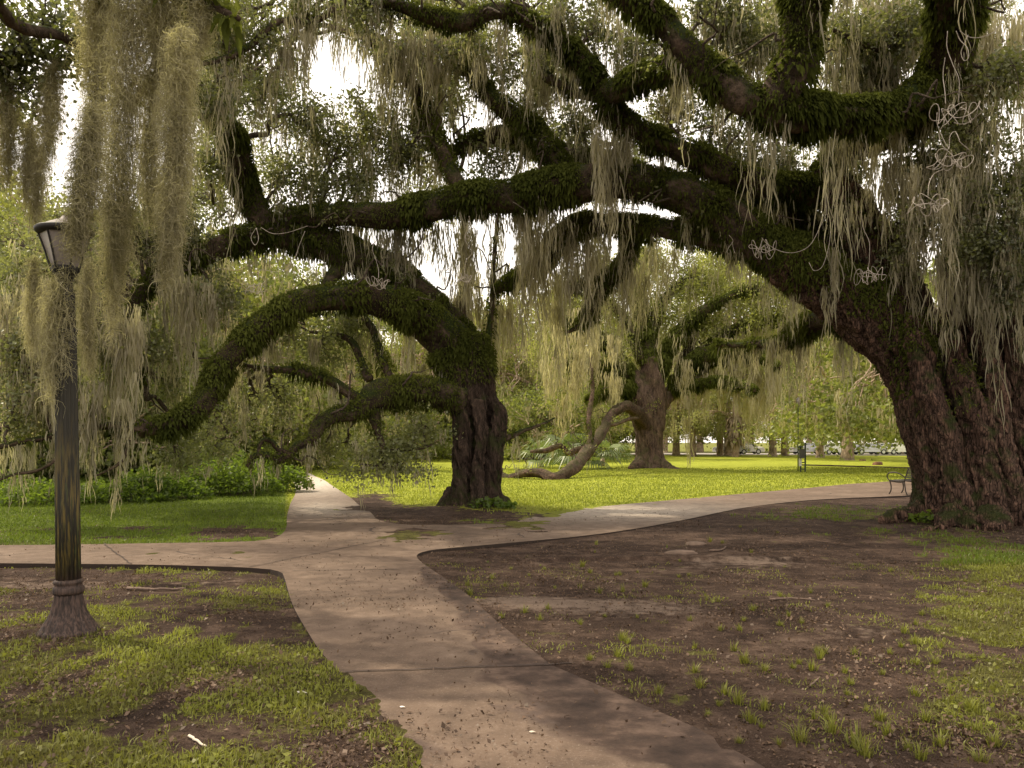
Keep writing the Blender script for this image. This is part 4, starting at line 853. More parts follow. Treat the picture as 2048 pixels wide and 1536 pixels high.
T1.hang(320, 400, 560, 16.8, 1.7, 9, dj=.3); T1.hang(400, 430, 600, 16.8, 1.2, 3, dj=.2); T1.hang(170, 280, 640, 16, 1.7, 14); T1.hang(0, 130, 600, 15.5, 1.9, 20); T1.hang(0, 260, 800, 15.6, 1.2, 22); T1.hang(455, 520, 760, 17.8, .9, 6); T1.hang(440, 640, 680, 18.9, 1.0, 10); T1.hang(820, 900, 640, 20, 1.4, 8)
T1.finish(); T2.finish()

# ------------------------------------------------------------------ the oak across the lawn, with a limb that lies on the grass
b3_ = G(1300, 941)
T3 = Tree('live_oak', 'oak across the lawn with one crooked limb resting on the grass', (b3_[0], b3_[1], 0))
T3.trunk([[(1301,950,48,50),(1300,935,48,36),(1299,915,48,29),(1298,890,48,27),(1298,860,48,28),(1290,830,48,30),(1284,800,48,32),(1270,770,48,26),(1255,745,48,18)],
          [(1312,860,48,18),(1308,800,48,24),(1304,750,48,22),(1300,715,48,17)], [(1318,930,47.6,16),(1340,938,47,10),(1360,942,46.6,5)], [(1280,930,47.6,16),(1262,940,47,9)], [(1312,850,48,14),(1326,810,48.5,11),(1345,780,49,14),(1360,755,49,16)]], M['bark_mid'], .09, .09, (2.5, 2.5, .4), 31)
T3.limb([(1290,855,48,17),(1276,828,46.5,14),(1250,814,45,11),(1224,828,43.5,10),(1211,850,42.5,10),(1196,875,41,11),(1172,907,38.5,12),(1148,934,36.5,12),(1122,952,35.5,12),(1106,955,35.2,12),(1085,947,35.5,10),(1058,944,36,9),(1035,950,37,8),(1018,956,37.5,8),(1000,950,38,7),(985,942,38.5,6)], 0, .0, n=14, mat=M['bark_rest'], fernL=.2)
T3.limb([(1185,905,40,7),(1160,898,40,7),(1136,906,40,6),(1120,892,40,5),(1090,902,40,5),(1060,905,40,3)], 0, .2, n=8, mat=M['bark_rest'])
T3.limb([(1212,850,42.5,5),(1235,848,43,4),(1260,838,44,4),(1275,835,45,3)], 0, 0, n=8, mat=M['bark_rest'])
T3.limb([(1175,900,39,5),(1180,870,39.5,5),(1178,830,40,6),(1185,780,40.5,5),(1180,700,41,4)], .2, .5, n=8, mat=M['bark_rest'])
T3.limb([(1350,775,49,15),(1380,735,48,22),(1420,712,47,22),(1470,700,46,16),(1520,710,45,11),(1560,735,44,7)], 1., 1.2, fernL=.17, mossL=(1., 2.4))
T3.limb([(1345,780,49,12),(1375,768,48,10),(1400,770,47,9),(1430,762,46,8),(1480,768,45,8),(1510,780,44,5)], .8, 1., fernL=.17, mossL=(1., 2.2))
T3.limb([(1262,760,48,20),(1225,742,47,16),(1190,735,46,12),(1130,720,45,8)], 1., 1.4, fernL=.17, mossL=(1., 2.4))
T3.limb([(1270,780,48,15),(1225,770,46,12),(1195,788,44,9),(1180,800,43,6)], 1., .6, fernL=.17)
T3.limb([(1300,710,48,14),(1310,640,48.5,11),(1345,580,49,8),(1400,540,50,6)], .4, .8, mossL=(1., 2.4))
T3.limb([(1300,730,48,18),(1298,690,48.2,15),(1285,620,48.6,12),(1262,560,49,9),(1290,500,49.5,6)], .5, .5, mossL=(1., 2.4), fernL=.17)
T3.limb([(1312,760,48,16),(1335,700,48,14),(1375,650,47.6,12),(1425,610,47.2,10),(1490,580,47,8),(1560,575,47,5)], .6, .6, mossL=(1., 2.4), fernL=.17)
T3.limb([(1270,770,48,16),(1245,725,47.6,13),(1205,680,47,11),(1160,650,46.6,8),(1110,640,46,5)], .6, .6, mossL=(1., 2.4), fernL=.17)
T3.limb([(1355,765,49,12),(1420,690,48.5,11),(1490,650,48,9),(1560,640,47.5,7),(1620,640,47,4)], .6, .6, mossL=(1., 2.4), fernL=.17)
T3.limb([(1285,720,48,12),(1250,640,49,10),(1200,590,50,7),(1150,560,51,5)], .4, .8, mossL=(1., 2.4))
T3.limb([(1360,740,49,10),(1400,640,49,9),(1450,600,49,7),(1540,590,49,5)], .4, .8, mossL=(1., 2.4))
for (x, y, r, ns) in [(1150,600,60,20),(1210,560,60,22),(1280,560,60,26),(1340,600,60,26),(1400,560,60,28),(1460,590,65,30),(1520,620,60,28),(1580,600,55,24),(1400,650,60,22),(1480,660,55,20),(1320,650,50,16),(1250,650,50,16),(1180,660,50,18),(1130,690,50,18),(1560,660,45,18),(1300,520,55,20),(1450,530,55,20),(1360,540,50,18),(1540,550,50,18),(1100,620,50,16),(1230,700,45,14),(1430,740,40,10),(1500,740,40,12),(1120,770,45,14),(1080,720,45,14)]:
    T3.blob(x, y, RNG.uniform(45.5, 51), r, ns=int(ns * 1.3), nl=75, L=.14, sig=.42, moss=.45, mossL=1.7)
T3.hang(1350, 1560, 720, 47, 2.4, 36, .22, .025, (10, 28), 1.5, 20); T3.hang(1120, 1240, 720, 44, 2.2, 14, .22, .025, (10, 28), 1.5, 20); T3.hang(1090, 1190, 690, 41, 2.0, 14, .22, .025, (10, 28), 1.5, 16)
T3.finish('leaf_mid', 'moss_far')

# ------------------------------------------------------------------ the tree overhead: only its near bough reaches into the picture
T4 = Tree('live_oak', 'overhanging oak whose leafy boughs carry the long near moss curtains', (-10.5, 5.5, 0))
tp = [np.array([-10.5, 5.5, -.2]), np.array([-10.4, 5.6, 1.2]), np.array([-10.1, 5.9, 3.]), np.array([-9.6, 6.3, 4.6])]
def px_of(v): return (CX + F * v[0] / v[1], HY - (v[2] - CH) * F / v[1], v[1])
T4.trunk([[(*px_of(v), r * F / v[1]) for v, r in zip(tp, (.85, .62, .55, .5))]], M['bark'], .06, .05, seed=51)
T4.limb([(*px_of(tp[3]), 100),(-900,-160,6.6,66),(-420,-150,7.,42),(-100,-120,7.4,28),(120,-70,7.6,19),(260,-40,7.6,14),(390,-10,7.5,10),(480,30,7.4,6)], .5, .0, n=12, fernL=.1)
T4.limb([(-100,-110,7.4,22),(20,40,8.2,15),(120,70,8.8,11),(200,120,9.,8),(240,190,9.,6)], .3, 0, n=8)
T4.limb([(-420,-140,7.,30),(-120,90,8.6,20),(-20,120,9.,14),(60,110,9.2,10),(140,140,9.4,7)], .3, 0, n=8)
T4.limb([(240,190,9.,7),(262,205,8.6,8),(290,175,8.3,9),(330,155,8.,7),(362,120,7.7,5),(372,80,7.5,4)], .5, .0, n=8, fernL=.07)
for (x, y, d, r, ns) in [(30,60,9,70,22),(110,40,9.2,60,18),(50,160,9.3,60,18),(140,110,9.2,50,14),(-40,120,9,80,20),(60,250,10,60,14),(180,60,9,50,10),(-60,300,9.6,80,18)]:
    T4.blob(x, y, d, r, ns=ns, nl=38, sig=.13, L=.06, moss=0, mossL=.5)
for _ in range(8):
    d = RNG.uniform(4.5, 9); x = RNG.uniform(-11, -1.5); z = RNG.uniform(7.2, 9.5)
    px, py = CX + F * x / d, HY - (z - CH) * F / d
    if py < -150 or px < -300: T4.blob(px, py, d, 1.2 * F / d, ns=24, nl=40, L=.09, moss=.1, sig=.24)
T4.finish()

# near moss curtains: tangled curly fibres hung around a drooping axis; each hangs as one piece
def moss_curtain(label, rows, nf, sl=.11, w=.0024, lo=.09):
    """rows: (photo x, photo y, distance, half width in photo pixels) from the hanging point downwards"""
    nf = int(nf * .78); p, r = limb_pts(rows, .05); k = len(p); mb = MB()
    wgt = r / r.sum(); i = RNG.choice(k, nf, p=wgt); a = RNG.uniform(0, 6.28, nf); u = np.sqrt(RNG.uniform(0, 1, nf))
    lob = fbm(np.stack([np.cos(a) * 1.3 + p[0, 0], np.sin(a) * 1.3, p[i][:, 2] * 2.6], 1), 3, 4); rr = r[i] * u * (.15 + 1.9 * lob) * np.where(RNG.uniform(0, 1, nf) < .12, 1.5, 1.); c = p[i] + np.stack([np.cos(a) * rr, np.sin(a) * rr * .8, RNG.uniform(-.05, .05, nf)], 1)
    K = 7; out = np.stack([np.cos(a), np.sin(a), 0 * a], 1); d = unit(np.array([0, 0, -1.]) * RNG.uniform(.1, 1.5, nf)[:, None] + RNG.normal(size=(nf, 3)) * .7 + out * RNG.uniform(0, .7, nf)[:, None])
    e1 = unit(np.cross(d, rand_dir(nf))); e2 = np.cross(d, e1); L = (RNG.uniform(.5, 1.5, nf) * sl)[:, None]
    f1 = RNG.uniform(3, 9, nf)[:, None]; ph = RNG.uniform(0, 6.28, nf)[:, None]; am = L * RNG.uniform(.1, .42, nf)[:, None]
    t = np.linspace(0, 1, K); pp = []
    for q in t: pp.append(c + d * L * q + e1 * am * (np.sin(f1 * q + ph) - np.sin(ph)) + e2 * am * (np.cos(f1 * q + ph) - np.cos(ph)) - np.array([0, 0, .35]) * L * q * q)
    pp = np.stack(pp, 1); side = unit(np.cross(d, rand_dir(nf)))[:, None]
    ww = (w * RNG.uniform(.6, 1.5, nf))[:, None, None] * (1 - .6 * t)[None, :, None]
    v = np.stack([pp + side * ww, pp - side * ww], 2).reshape(nf, K * 2, 3)
    base = np.arange(nf)[:, None] * (K * 2); kk = np.arange(K - 1)[None] * 2
    q = np.stack([base + kk, base + kk + 1, base + kk + 3, base + kk + 2], -1).reshape(-1, 4)
    tn = np.clip(.02 + 1.05 * u ** 2.3 * RNG.uniform(.2, 1.2, nf) + (lob - .45) * 1.1 - .12 * np.sin(a), 0, 1)
    mb.add(v.reshape(-1, 3), q, tone=np.repeat(tn, K - 1))
    ns = nf // 14; i = RNG.integers(0, max(1, int(k * .8)), ns); a = RNG.uniform(0, 6.28, ns); rr = r[i] * .7 * np.sqrt(RNG.uniform(0, 1, ns))
    strands(mb, p[i] + np.stack([np.cos(a) * rr, np.sin(a) * rr, 0 * a], 1), RNG.uniform(.2, .6, ns), .0032, 8, .07, RNG.uniform(0, .55, ns))
    o = mb.mesh('spanish_moss', M['moss_near'], False, tuple(p[0])); o = link(bpy.data.objects.new('spanish_moss', o)); o.location = tuple(p[0])
    return tag(o, label, 'hanging moss', 'long moss curtains hanging near the lamp post')
moss_curtain('long pale moss column hanging alone to the right of the other near moss curtains', [(362,60,7.2,12),(360,110,7.2,20),(355,180,7.2,24),(352,250,7.2,25),(350,330,7.2,23),(345,400,7.2,19),(340,470,7.2,13),(334,530,7.2,8),(330,575,7.2,3)], 8500)
moss_curtain('longest broad moss curtain hanging just beside the lamp lantern', [(268,-60,7.6,30),(262,20,7.6,34),(254,120,7.6,30),(248,200,7.6,26),(240,290,7.5,30),(234,380,7.5,32),(232,460,7.5,26),(230,530,7.5,19),(226,590,7.5,11),(224,640,7.5,6),(222,680,7.5,2)], 10500)
moss_curtain('ragged moss curtain draped over the top of the lamp lantern', [(182,210,6.75,10),(178,270,6.75,16),(170,330,6.75,22),(164,390,6.7,22),(158,430,6.68,18),(152,465,6.68,12),(148,500,6.68,4)], 4200)
moss_curtain('upper moss mass hanging at the frame top before the thin twigs', [(330,-60,7.7,30),(332,0,7.7,32),(325,70,7.7,24),(312,140,7.8,18),(305,220,7.9,15),(300,300,7.9,16),(302,380,7.9,12),(300,440,7.9,4)], 7000)
moss_curtain('short dense moss mass hanging left of the longest curtain near the frame top', [(205,-60,7.9,30),(205,10,7.9,34),(200,80,7.9,30),(195,150,7.9,22),(192,220,7.9,14),(190,300,7.9,6)], 7000)
moss_curtain('small moss beard at the top over the bare bright branch', [(395,-40,7.5,18),(398,10,7.5,20),(396,60,7.5,15),(390,110,7.5,6)], 2800)
moss_curtain('slim dark moss column hanging nearest the picture edge above the lamp', [(14,140,9.2,10),(14,190,9.2,14),(16,250,9.2,15),(14,310,9.2,11),(10,370,9.2,4)], 3200)
moss_curtain('slim golden moss column second in from the picture edge', [(60,250,9.3,6),(58,290,9.3,10),(54,340,9.3,8),(50,400,9.3,3)], 1900)
moss_curtain('moss column with rounded top hanging over the dark leafy twigs', [(108,120,9.1,6),(104,160,9.1,12),(100,220,9.1,14),(96,270,9.1,10),(92,330,9.1,4)], 2900)
moss_curtain('thin moss streamer reaching down toward the lamp rim', [(78,290,9.4,7),(76,350,9.4,9),(72,410,9.4,7),(70,440,9.4,3)], 1800)
moss_curtain('loose moss fringe clinging around the lamp neck', [(124,535,6.8,18),(126,560,6.8,22),(122,600,6.8,22),(120,650,6.8,18),(124,700,6.8,10),(132,740,6.8,4)], 700, .12)
moss_curtain('wispy moss strand hanging down beside the upper lamp shaft', [(106,560,6.8,5),(104,620,6.8,8),(102,680,6.8,8),(104,740,6.8,6),(106,790,6.8,3)], 1300, .11)
moss_curtain('pale moss tail hanging before the dark foliage left of the lamp shaft', [(68,515,10.5,5),(66,560,10.5,9),(64,620,10.5,11),(66,670,10.5,8),(68,700,10.5,3)], 2400)
moss_curtain('moss tail hanging right of the lamp shaft below the longest curtain', [(178,520,9.5,7),(174,570,9.5,11),(170,620,9.5,10),(176,680,9.5,7),(180,740,9.5,3)], 2400)
# ================================================================== the lamp post
lb_ = G(138, 1268); lz = float(zg(lb_[0], lb_[1])); D0 = lb_[1]
LP = thing('lamp_post', 'old fluted park lamp post with a tapered lantern and flared rusty base', 'lamp post', (lb_[0], lb_[1], lz))
def zpx(py): return CH - (py - HY) / F * D0
c0 = np.array([lb_[0], lb_[1], 0.])
def lath(name, prof, mat, n=48, fl=0, dp=0., parent=LP, sm=True):
    m_ = MB(); m_.lathe(c0, prof, n, fl, dp); return m_.build(name, mat, parent, sm)
px2m = D0 / F
lath('base', [(0, lz - .1), (57*px2m, lz - .1), (57*px2m, zpx(1262)), (55*px2m, zpx(1258)), (50*px2m, zpx(1254)), (47*px2m, zpx(1246)), (40*px2m, zpx(1236)), (33*px2m, zpx(1222)), (29*px2m, zpx(1206)), (26*px2m, zpx(1192)), (25.5*px2m, zpx(1186)), (0, zpx(1186))], M['shaft'], 96, 16, .10)
lath('collar', [(0, zpx(1187)), (27*px2m, zpx(1187)), (28.5*px2m, zpx(1183)), (28.5*px2m, zpx(1174)), (25*px2m, zpx(1171)), (25*px2m, zpx(1168)), (27*px2m, zpx(1165)), (27*px2m, zpx(1161)), (23*px2m, zpx(1158)), (0, zpx(1158))], M['shaft'])
lath('shaft', [(0, zpx(1160)), (23*px2m, zpx(1160)), (22.5*px2m, zpx(1000)), (21*px2m, zpx(850)), (20*px2m, zpx(700)), (19.6*px2m, zpx(664)), (0, zpx(664))], M['shaft'], 128, 16, .12)
lath('ring', [(0, zpx(666)), (21*px2m, zpx(666)), (21.5*px2m, zpx(662)), (21*px2m, zpx(658)), (0, zpx(658))], M['lamp_metal'])
lath('neck', [(0, zpx(660)), (18*px2m, zpx(660)), (17.5*px2m, zpx(585)), (14*px2m, zpx(578)), (13*px2m, zpx(566)), (15*px2m, zpx(556)), (22*px2m, zpx(548)), (25*px2m, zpx(541)), (25*px2m, zpx(534)), (0, zpx(534))], M['lamp_metal'], 48, 12, .06)
LX = -16 * px2m                                              # the lantern sits a little off the worn shaft
rib0, rib1, z0, z1 = 24 * px2m, 46 * px2m, zpx(537), zpx(470)
lc = c0 + np.array([-10 * px2m, 0, 0])
m_ = MB()
for k in range(6):
    a0, a1 = k * math.pi / 3 + .35, (k + 1) * math.pi / 3 + .35
    p = lambda a, r, z: c0 + np.array([math.cos(a) * r, math.sin(a) * r, z]) + np.zeros(3)
    g_ = MB(); q = [p(a0, rib0 - .008, z0), p(a1, rib0 - .008, z0), p(a1, rib1 - .008, z1), p(a0, rib1 - .008, z1)]
    qi = [v + unit(np.array([c0[0], c0[1], v[2]]) - v) * .004 for v in q]
    g_.add(np.array(q + qi), [[0,1,2,3],[7,6,5,4],[0,4,5,1],[1,5,6,2],[2,6,7,3],[3,7,4,0]]); g_.build('glass_pane', M['lamp_glass'], LP, False)
    r_ = MB(); r_.tube(np.array([p(a0, rib0, z0 - .03), p(a0, (rib0 + rib1) / 2, (z0 + z1) / 2), p(a0, rib1 + .004, z1 + .01)]), .0085, 6); r_.build('rib', M['lamp_metal'], LP, False)
def lath2(name, prof, mat, n, off):
    m_ = MB(); m_.lathe(c0 + np.array([off, 0, 0]), prof, n); return m_.build(name, mat, LP, True)
lath2('rim', [(0, z1), (48*px2m, z1), (53*px2m, zpx(466)), (54*px2m, zpx(460)), (50*px2m, zpx(457)), (0, zpx(457))], M['lamp_metal'], 36, 0 * px2m)
lath2('lantern_roof', [(46*px2m, zpx(458)), (34*px2m, zpx(450)), (20*px2m, zpx(443)), (8*px2m, zpx(438)), (5*px2m, zpx(432)), (0, zpx(430))], M['bin'], 36, 0 * px2m)

LP.rotation_euler = (0, -.011, 0)
# ================================================================== bench
bp = G(1812, 991.5); bz = float(zg(bp[0], bp[1])); uu = np.array([.80, .60, 0]); ff = np.array([-.60, .80, 0])
BN = thing('park_bench', 'dark metal park bench with looped armrest half hidden by the great trunk', 'bench', (bp[0], bp[1], bz))
B0 = np.array([bp[0], bp[1], bz]); up_ = np.array([0, 0, 1.])
def bpt(l, f, z): return B0 + uu * l + ff * f + up_ * z
def bt(name, pts, r, parent=BN, n=8, step=.03):
    m_ = MB(); c = catmull(np.array(pts), step=step); m_.tube(c, r, n); return m_.build(name, M['bench_metal'], parent)
for l in (0., .76, 1.52):
    bt('leg', [bpt(l, .54, -.02), bpt(l, .53, .04), bpt(l, .485, .12), bpt(l, .47, .26), bpt(l, .50, .40), bpt(l, .52, .44)], .02)
    bt('leg', [bpt(l, -.04, -.02), bpt(l, -.03, .04), bpt(l, .01, .14), bpt(l, .03, .28), bpt(l, .05, .42)], .02)
    bt('seat_bracket', [bpt(l, .53, .44), bpt(l, .35, .415), bpt(l, .2, .405), bpt(l, .05, .42)], .016)
    bt('back_upright', [bpt(l, .05, .42), bpt(l, .02, .55), bpt(l, -.04, .72), bpt(l, -.08, .86)], .018)
for l in (0., 1.52):
    bt('armrest', [bpt(l, .52, .44), bpt(l, .60, .56), bpt(l, .56, .67), bpt(l, .44, .71), bpt(l, .28, .70), bpt(l, .12, .63), bpt(l, .03, .56)], .019)
def slats(name, rows, hz):
    m_ = MB()
    for f, z in rows:
        a, b = bpt(-.03, f, z), bpt(1.55, f, z); m_.tube(np.array([a, (a + b) / 2, b]), hz, 6)
    return m_.build(name, M['bench_metal'], BN, False)
slats('seat', [(.08 + .055 * k, .43 + .012 * abs(k - 4) * .5) for k in range(9)], .017)
slats('backrest', [(.03 - .017 * k, .50 + .058 * k) for k in range(7)], .018)

# ================================================================== station with posts, thin pole, bin
sp_ = G(1605, 944); sz = float(zg(sp_[0], sp_[1]))
ST = thing('bag_station', 'small post station with dark box, pale panel and ladder side on the lawn', 'park station', (sp_[0], sp_[1], sz))
kx = sp_[1] / F
def sx(px): return (px - CX) * kx
def szp(py): return CH - (py - HY) * kx
def bx(name, cx_, z0_, z1_, w, dp, mat, dy=0, parent=ST):
    m_ = MB(); m_.box((cx_, sp_[1] + dy, (z0_ + z1_) / 2), (w, dp, z1_ - z0_)); return m_.build(name, M[mat], parent, False)
bx('post', sx(1601), sz - .1, szp(895), .07, .07, 'post_green'); bx('post', sx(1610.5), sz - .1, szp(885), .07, .07, 'post_green')
for yy in (900, 914, 925, 938): bx('rung', sx(1605.7), szp(yy) - .03, szp(yy) + .03, .196, .04, 'post_green')
bx('box', sx(1602), szp(916), szp(898), .26, .2, 'box_dark', -.14); bx('panel', sx(1599.5), szp(932), szp(917), .15, .04, 'panel', -.08)
mm = MB(); mm.lathe(np.array([sx(1601), sp_[1], 0]), [(0, szp(895)), (.12, szp(895)), (.12, szp(893)), (.06, szp(891.5)), (0, szp(891.5))], 16); mm.build('cap', M['post_green'], ST)
tp_ = np.array([sx(1611.5), sp_[1] + 1.2]); tz = float(zg(*tp_))
m_ = MB(); m_.tube(np.array([[tp_[0], tp_[1], tz - .1], [tp_[0], tp_[1], 1.6], [tp_[0], tp_[1], 3.75]]), [.035, .03, .025], 10)
PL = thing('slim_pole', 'slim dark pole standing tall behind the small post station', 'pole', (tp_[0], tp_[1], tz)); m_.build('pole_shaft', M['post_green'], PL)
m_ = MB(); m_.lathe(np.array([tp_[0], tp_[1], 0]), [(0, 3.7), (.05, 3.72), (.13, 3.8), (.14, 4.05), (.08, 4.2), (0, 4.25)], 14); m_.build('lamp_head', M['lamp_glass'], PL)
bi = G(1246, 919.5); biz = float(zg(bi[0], bi[1])); kb_ = bi[1] / F
BI = thing('trash_bin', 'small grey lidded bin on the far lawn by the oak with the resting limb', 'bin', (bi[0], bi[1], biz))
m_ = MB(); m_.lathe(np.array([bi[0], bi[1], 0]), [(0, biz - .05), (.26, biz - .05), (.29, biz + .5), (.29, biz + .55), (0, biz + .55)], 20); m_.build('body', M['bin'], BI)
m_ = MB(); m_.lathe(np.array([bi[0], bi[1], 0]), [(.31, biz + .55), (.31, biz + .6), (.2, biz + .68), (0, biz + .7)], 20); m_.build('lid', M['panel'], BI)
def stump(px, py, w, h, label):
    c = G(px, py); z = float(zg(c[0], c[1])); k = c[1] / F
    T_ = thing('tree_stump', label, 'stump', (c[0], c[1], z)); m_ = MB()
    a = np.linspace(0, 6.283, 25)[:-1]; rr = w * k * (1 + .18 * np.sin(a * 3 + 1) + .1 * np.sin(a * 7))
    rows = [np.stack([c[0] + np.cos(a) * rr * s_, c[1] + np.sin(a) * rr * s_ * .8, z + 0 * a + h_ + (.06 * np.sin(a * 2) if h_ > .2 else 0)], 1) for s_, h_ in ((1.25, -.05), (1.05, .1), (1., h * k), (.94, h * k + .02), (.01, h * k + .0))]
    q = [[j*24+i, j*24+(i+1)%24, (j+1)*24+(i+1)%24, (j+1)*24+i] for j in range(4) for i in range(24)]
    m_.add(np.concatenate(rows), q); m_.build('stump_body', M['rust'], T_)
stump(1755, 929, 8.5, 5, 'broad low reddish brown stump on the far lawn near the bench')
stump(1725, 922, 5.5, 2.5, 'small low dark stump farther off on the lawn beside the parked cars')

# ================================================================== parked cars along the far road
def car_proto(name, paint):
    T_ = thing(name, '', 'car'); Lc, Wc = 4.5, 1.8
    prof = [(-2.2, .32), (-2.25, .62), (-2.15, .86), (-1.45, .94), (-.85, 1.38), (-.4, 1.46), (.75, 1.44), (1.45, 1.02), (2.1, .9), (2.25, .6), (2.2, .32)]
    def ext(pr, w0, w1f):
        m_ = MB(); n = len(pr); rows = []
        for y, s_ in ((-1, 1), (1, 1)):
            rows.append(np.array([(x, y * w0 * (w1f if z > 1.0 else 1.), z) for x, z in pr]))
        v = np.concatenate(rows); i = np.arange(n); j = (i + 1) % n
        m_.add(v, np.stack([i, j, j + n, i + n], 1)); m_.add(v)
        cen = np.array([[0, -w0 * .97, .7], [0, w0 * .97, .7]]); b = m_.n; m_.add(cen); o_ = b - 2 * n
        m_.t.append(np.concatenate([np.stack([np.full(n, b), o_ + j, o_ + i], 1), np.stack([np.full(n, b + 1), o_ + n + i, o_ + n + j], 1)])); m_.tt.append(np.full(2 * n, .5))
        return m_
    ext(prof, .9, .82).build('body', M[paint], T_, False)
    for s_ in (-1, 1):
        w = MB(); yy = s_ * .765
        w.add([(-1.2, yy + s_*.02, 1.0), (-.0, yy + s_*.02, 1.0), (-.02, yy, 1.37), (-.75, yy, 1.33)], [[0, 1, 2, 3]]); w.add([(.08, yy + s_*.02, 1.0), (1.25, yy + s_*.02, 1.0), (.72, yy, 1.36), (.06, yy, 1.37)], [[0, 1, 2, 3]]); w.build('side_window', M['car_glass'], T_, False)
    w = MB(); w.add([(1.42, -.6, 1.06), (1.42, .6, 1.06), (.84, .55, 1.4), (.84, -.55, 1.4)], [[0, 1, 2, 3]]); w.build('windscreen', M['car_glass'], T_, False)
    w = MB(); w.add([(-1.46, -.6, .98), (-1.46, .6, .98), (-.92, .55, 1.35), (-.92, -.55, 1.35)], [[0, 1, 2, 3]]); w.build('rear_window', M['car_glass'], T_, False)
    for x_ in (-1.4, 1.4):
        for s_ in (-1, 1):
            a = np.linspace(0, 6.283, 21)[:-1]
            def disc(rad, y0, y1):
                m_ = MB(); r0 = np.stack([x_ + np.cos(a) * rad, np.full(20, y0), .33 + np.sin(a) * rad], 1); r1 = r0.copy(); r1[:, 1] = y1
                m_.add(np.concatenate([r0, r1, [[x_, y0, .33], [x_, y1, .33]]]), [[i, (i+1)%20, 20+(i+1)%20, 20+i] for i in range(20)], [[40, (i+1)%20, i] for i in range(20)] + [[41, 20+i, 20+(i+1)%20] for i in range(20)]); return m_
            wo = disc(.33, s_ * .70, s_ * .915).build('wheel', M['tyre'], T_, False); disc(.2, s_ * .8, s_ * .925).build('rim', M['hub'], wo, False)
    for s_ in (-1, 1):
        m_ = MB(); m_.box((2.21, s_ * .62, .7), (.09, .32, .13)); m_.build('headlight', M['panel'], T_, False)
        m_ = MB(); m_.box((-2.21, s_ * .68, .74), (.09, .24, .16)); m_.build('tail_light', M['car_red'], T_, False)
    return T_
def copy_tree(o, parent=None):
    c = o.copy(); COL.objects.link(c); c.parent = parent
    for ch in list(o.children): copy_tree(ch, c)
    return c
cw = car_proto('parked_car', 'car_white'); cs = car_proto('parked_car', 'car_silver'); used = set()
for px, d, rz, pr, lab in ((1700, 98.5, .05, cw, 'white parked car just beside the far mossy oak trunk'), (1722, 99, 3.2, cs, 'silver parked car behind the small low dark stump'), (1768, 98, .02, cs, 'silver parked car behind the broad reddish brown stump'), (1800, 99, 3.1, cw, 'white parked car close beside the great trunk above the bench'), (1832, 98, .1, cw, 'white parked car partly hidden by the great leaning trunk'), (1640, 100, .0, cs, 'silver parked car beyond the small post station'), (1480, 100, 3.14, cs, 'silver parked car between the far pale trunks'), (1510, 101.5, 0., cw, 'white parked car beside the shaggy palm trunk')):
    o = pr if pr.name not in used else copy_tree(pr); used.add(pr.name) if o is pr else None
    x_ = (px - CX) / F * d; o.location = (x_, d + 4, .13 if d > 97 else float(zg(x_, d))); o.rotation_euler = (0, 0, rz); tag(o, lab, 'car', 'cars parked along the far road')

# ================================================================== rope-light tangles hung in the limbs
def rope(label, cords, clusters, d, r=.0058):
    a0 = P(*cords[0][0], d) if cords else P(*clusters[0][:2], d)
    T_ = thing('rope_tangle', label, 'rope ornament', tuple(a0), 'pale rope tangles hung in the oaks')
    for cd in cords:
        p = np.array([P(x, y, d + .05 * math.sin(i * 1.7)) for i, (x, y) in enumerate(cd)]); m_ = MB(); m_.tube(catmull(p, n=8), r, 6); m_.build('cord', M['rope'], T_)
    for (x, y, w, h) in clusters:
        c = P(x, y, d); k = d / F; A, H = w * k / 2, h * k / 2; t = np.linspace(0, 2 * math.pi, 260); s_ = RNG.uniform(0, 6, 6)
        rad = A * (.72 + .28 * np.cos(3 * t + s_[0]))
        X_ = rad * np.cos(2 * t + .25 * np.sin(5 * t)) + .17 * A * np.cos(11 * t + s_[1]); Y_ = .7 * rad * np.sin(2 * t) + .17 * A * np.sin(11 * t + s_[1]); Z_ = H * (.62 * np.sin(7 * t + s_[2]) + .38 * np.sin(12 * t + s_[3]))
        m_ = MB(); m_.tube(c + np.stack([X_, Y_, Z_], 1), r, 6); m_.build('coil', M['rope'], T_)
rope('pale rope tangle swinging from a forked cord above the lowest thick limb', [[(1650,362),(1652,400),(1653,427)],[(1653,427),(1642,450),(1620,490),(1590,505),(1560,502),(1535,488),(1524,476)],[(1653,427),(1661,445),(1658,490),(1645,532),(1628,541),(1618,525)]], [(1525,498,50,36)], 15.2)
rope('pale rope tangle on one straight cord against the dark main stem', [[(1722,420),(1726,455),(1738,482),(1739,510),(1737,536)]], [(1739,551,56,34)], 14.9)
rope('large upper pale rope tangle below the top fern mass with long looped cords', [[(1895,62),(1894,95),(1906,130),(1918,160),(1917,205)],[(1890,115),(1886,150),(1890,185),(1891,208)],[(1920,62),(1938,74),(1965,74),(1992,60),(2010,32)],[(1912,62),(1920,80),(1934,95),(1937,115),(1928,121),(1922,105),(1930,84),(1936,70)]], [(1914,228,96,46)], 11.8)
rope('middle pale rope tangle of the stack below the large upper one', [[(1874,225),(1875,250),(1890,285),(1899,298)],[(1886,250),(1878,268),(1884,290),(1897,298),(1900,272),(1910,263),(1918,278),(1920,284),(1938,300)],[(1902,300),(1906,316)]], [(1900,322,78,36)], 11.9)
rope('lowest faint pale rope tangle of the stack beside the leafy sprays', [[(1888,338),(1868,348),(1858,368),(1856,392)]], [(1858,409,76,32)], 12.1)
rope('pinkish rope tangle hanging on a curly cord above the fork oak trunk', [[(938,432),(940,452),(930,470),(934,479),(939,474),(932,470),(931,482),(944,505),(932,522),(929,548)]], [(929,557,36,22)], 17.)
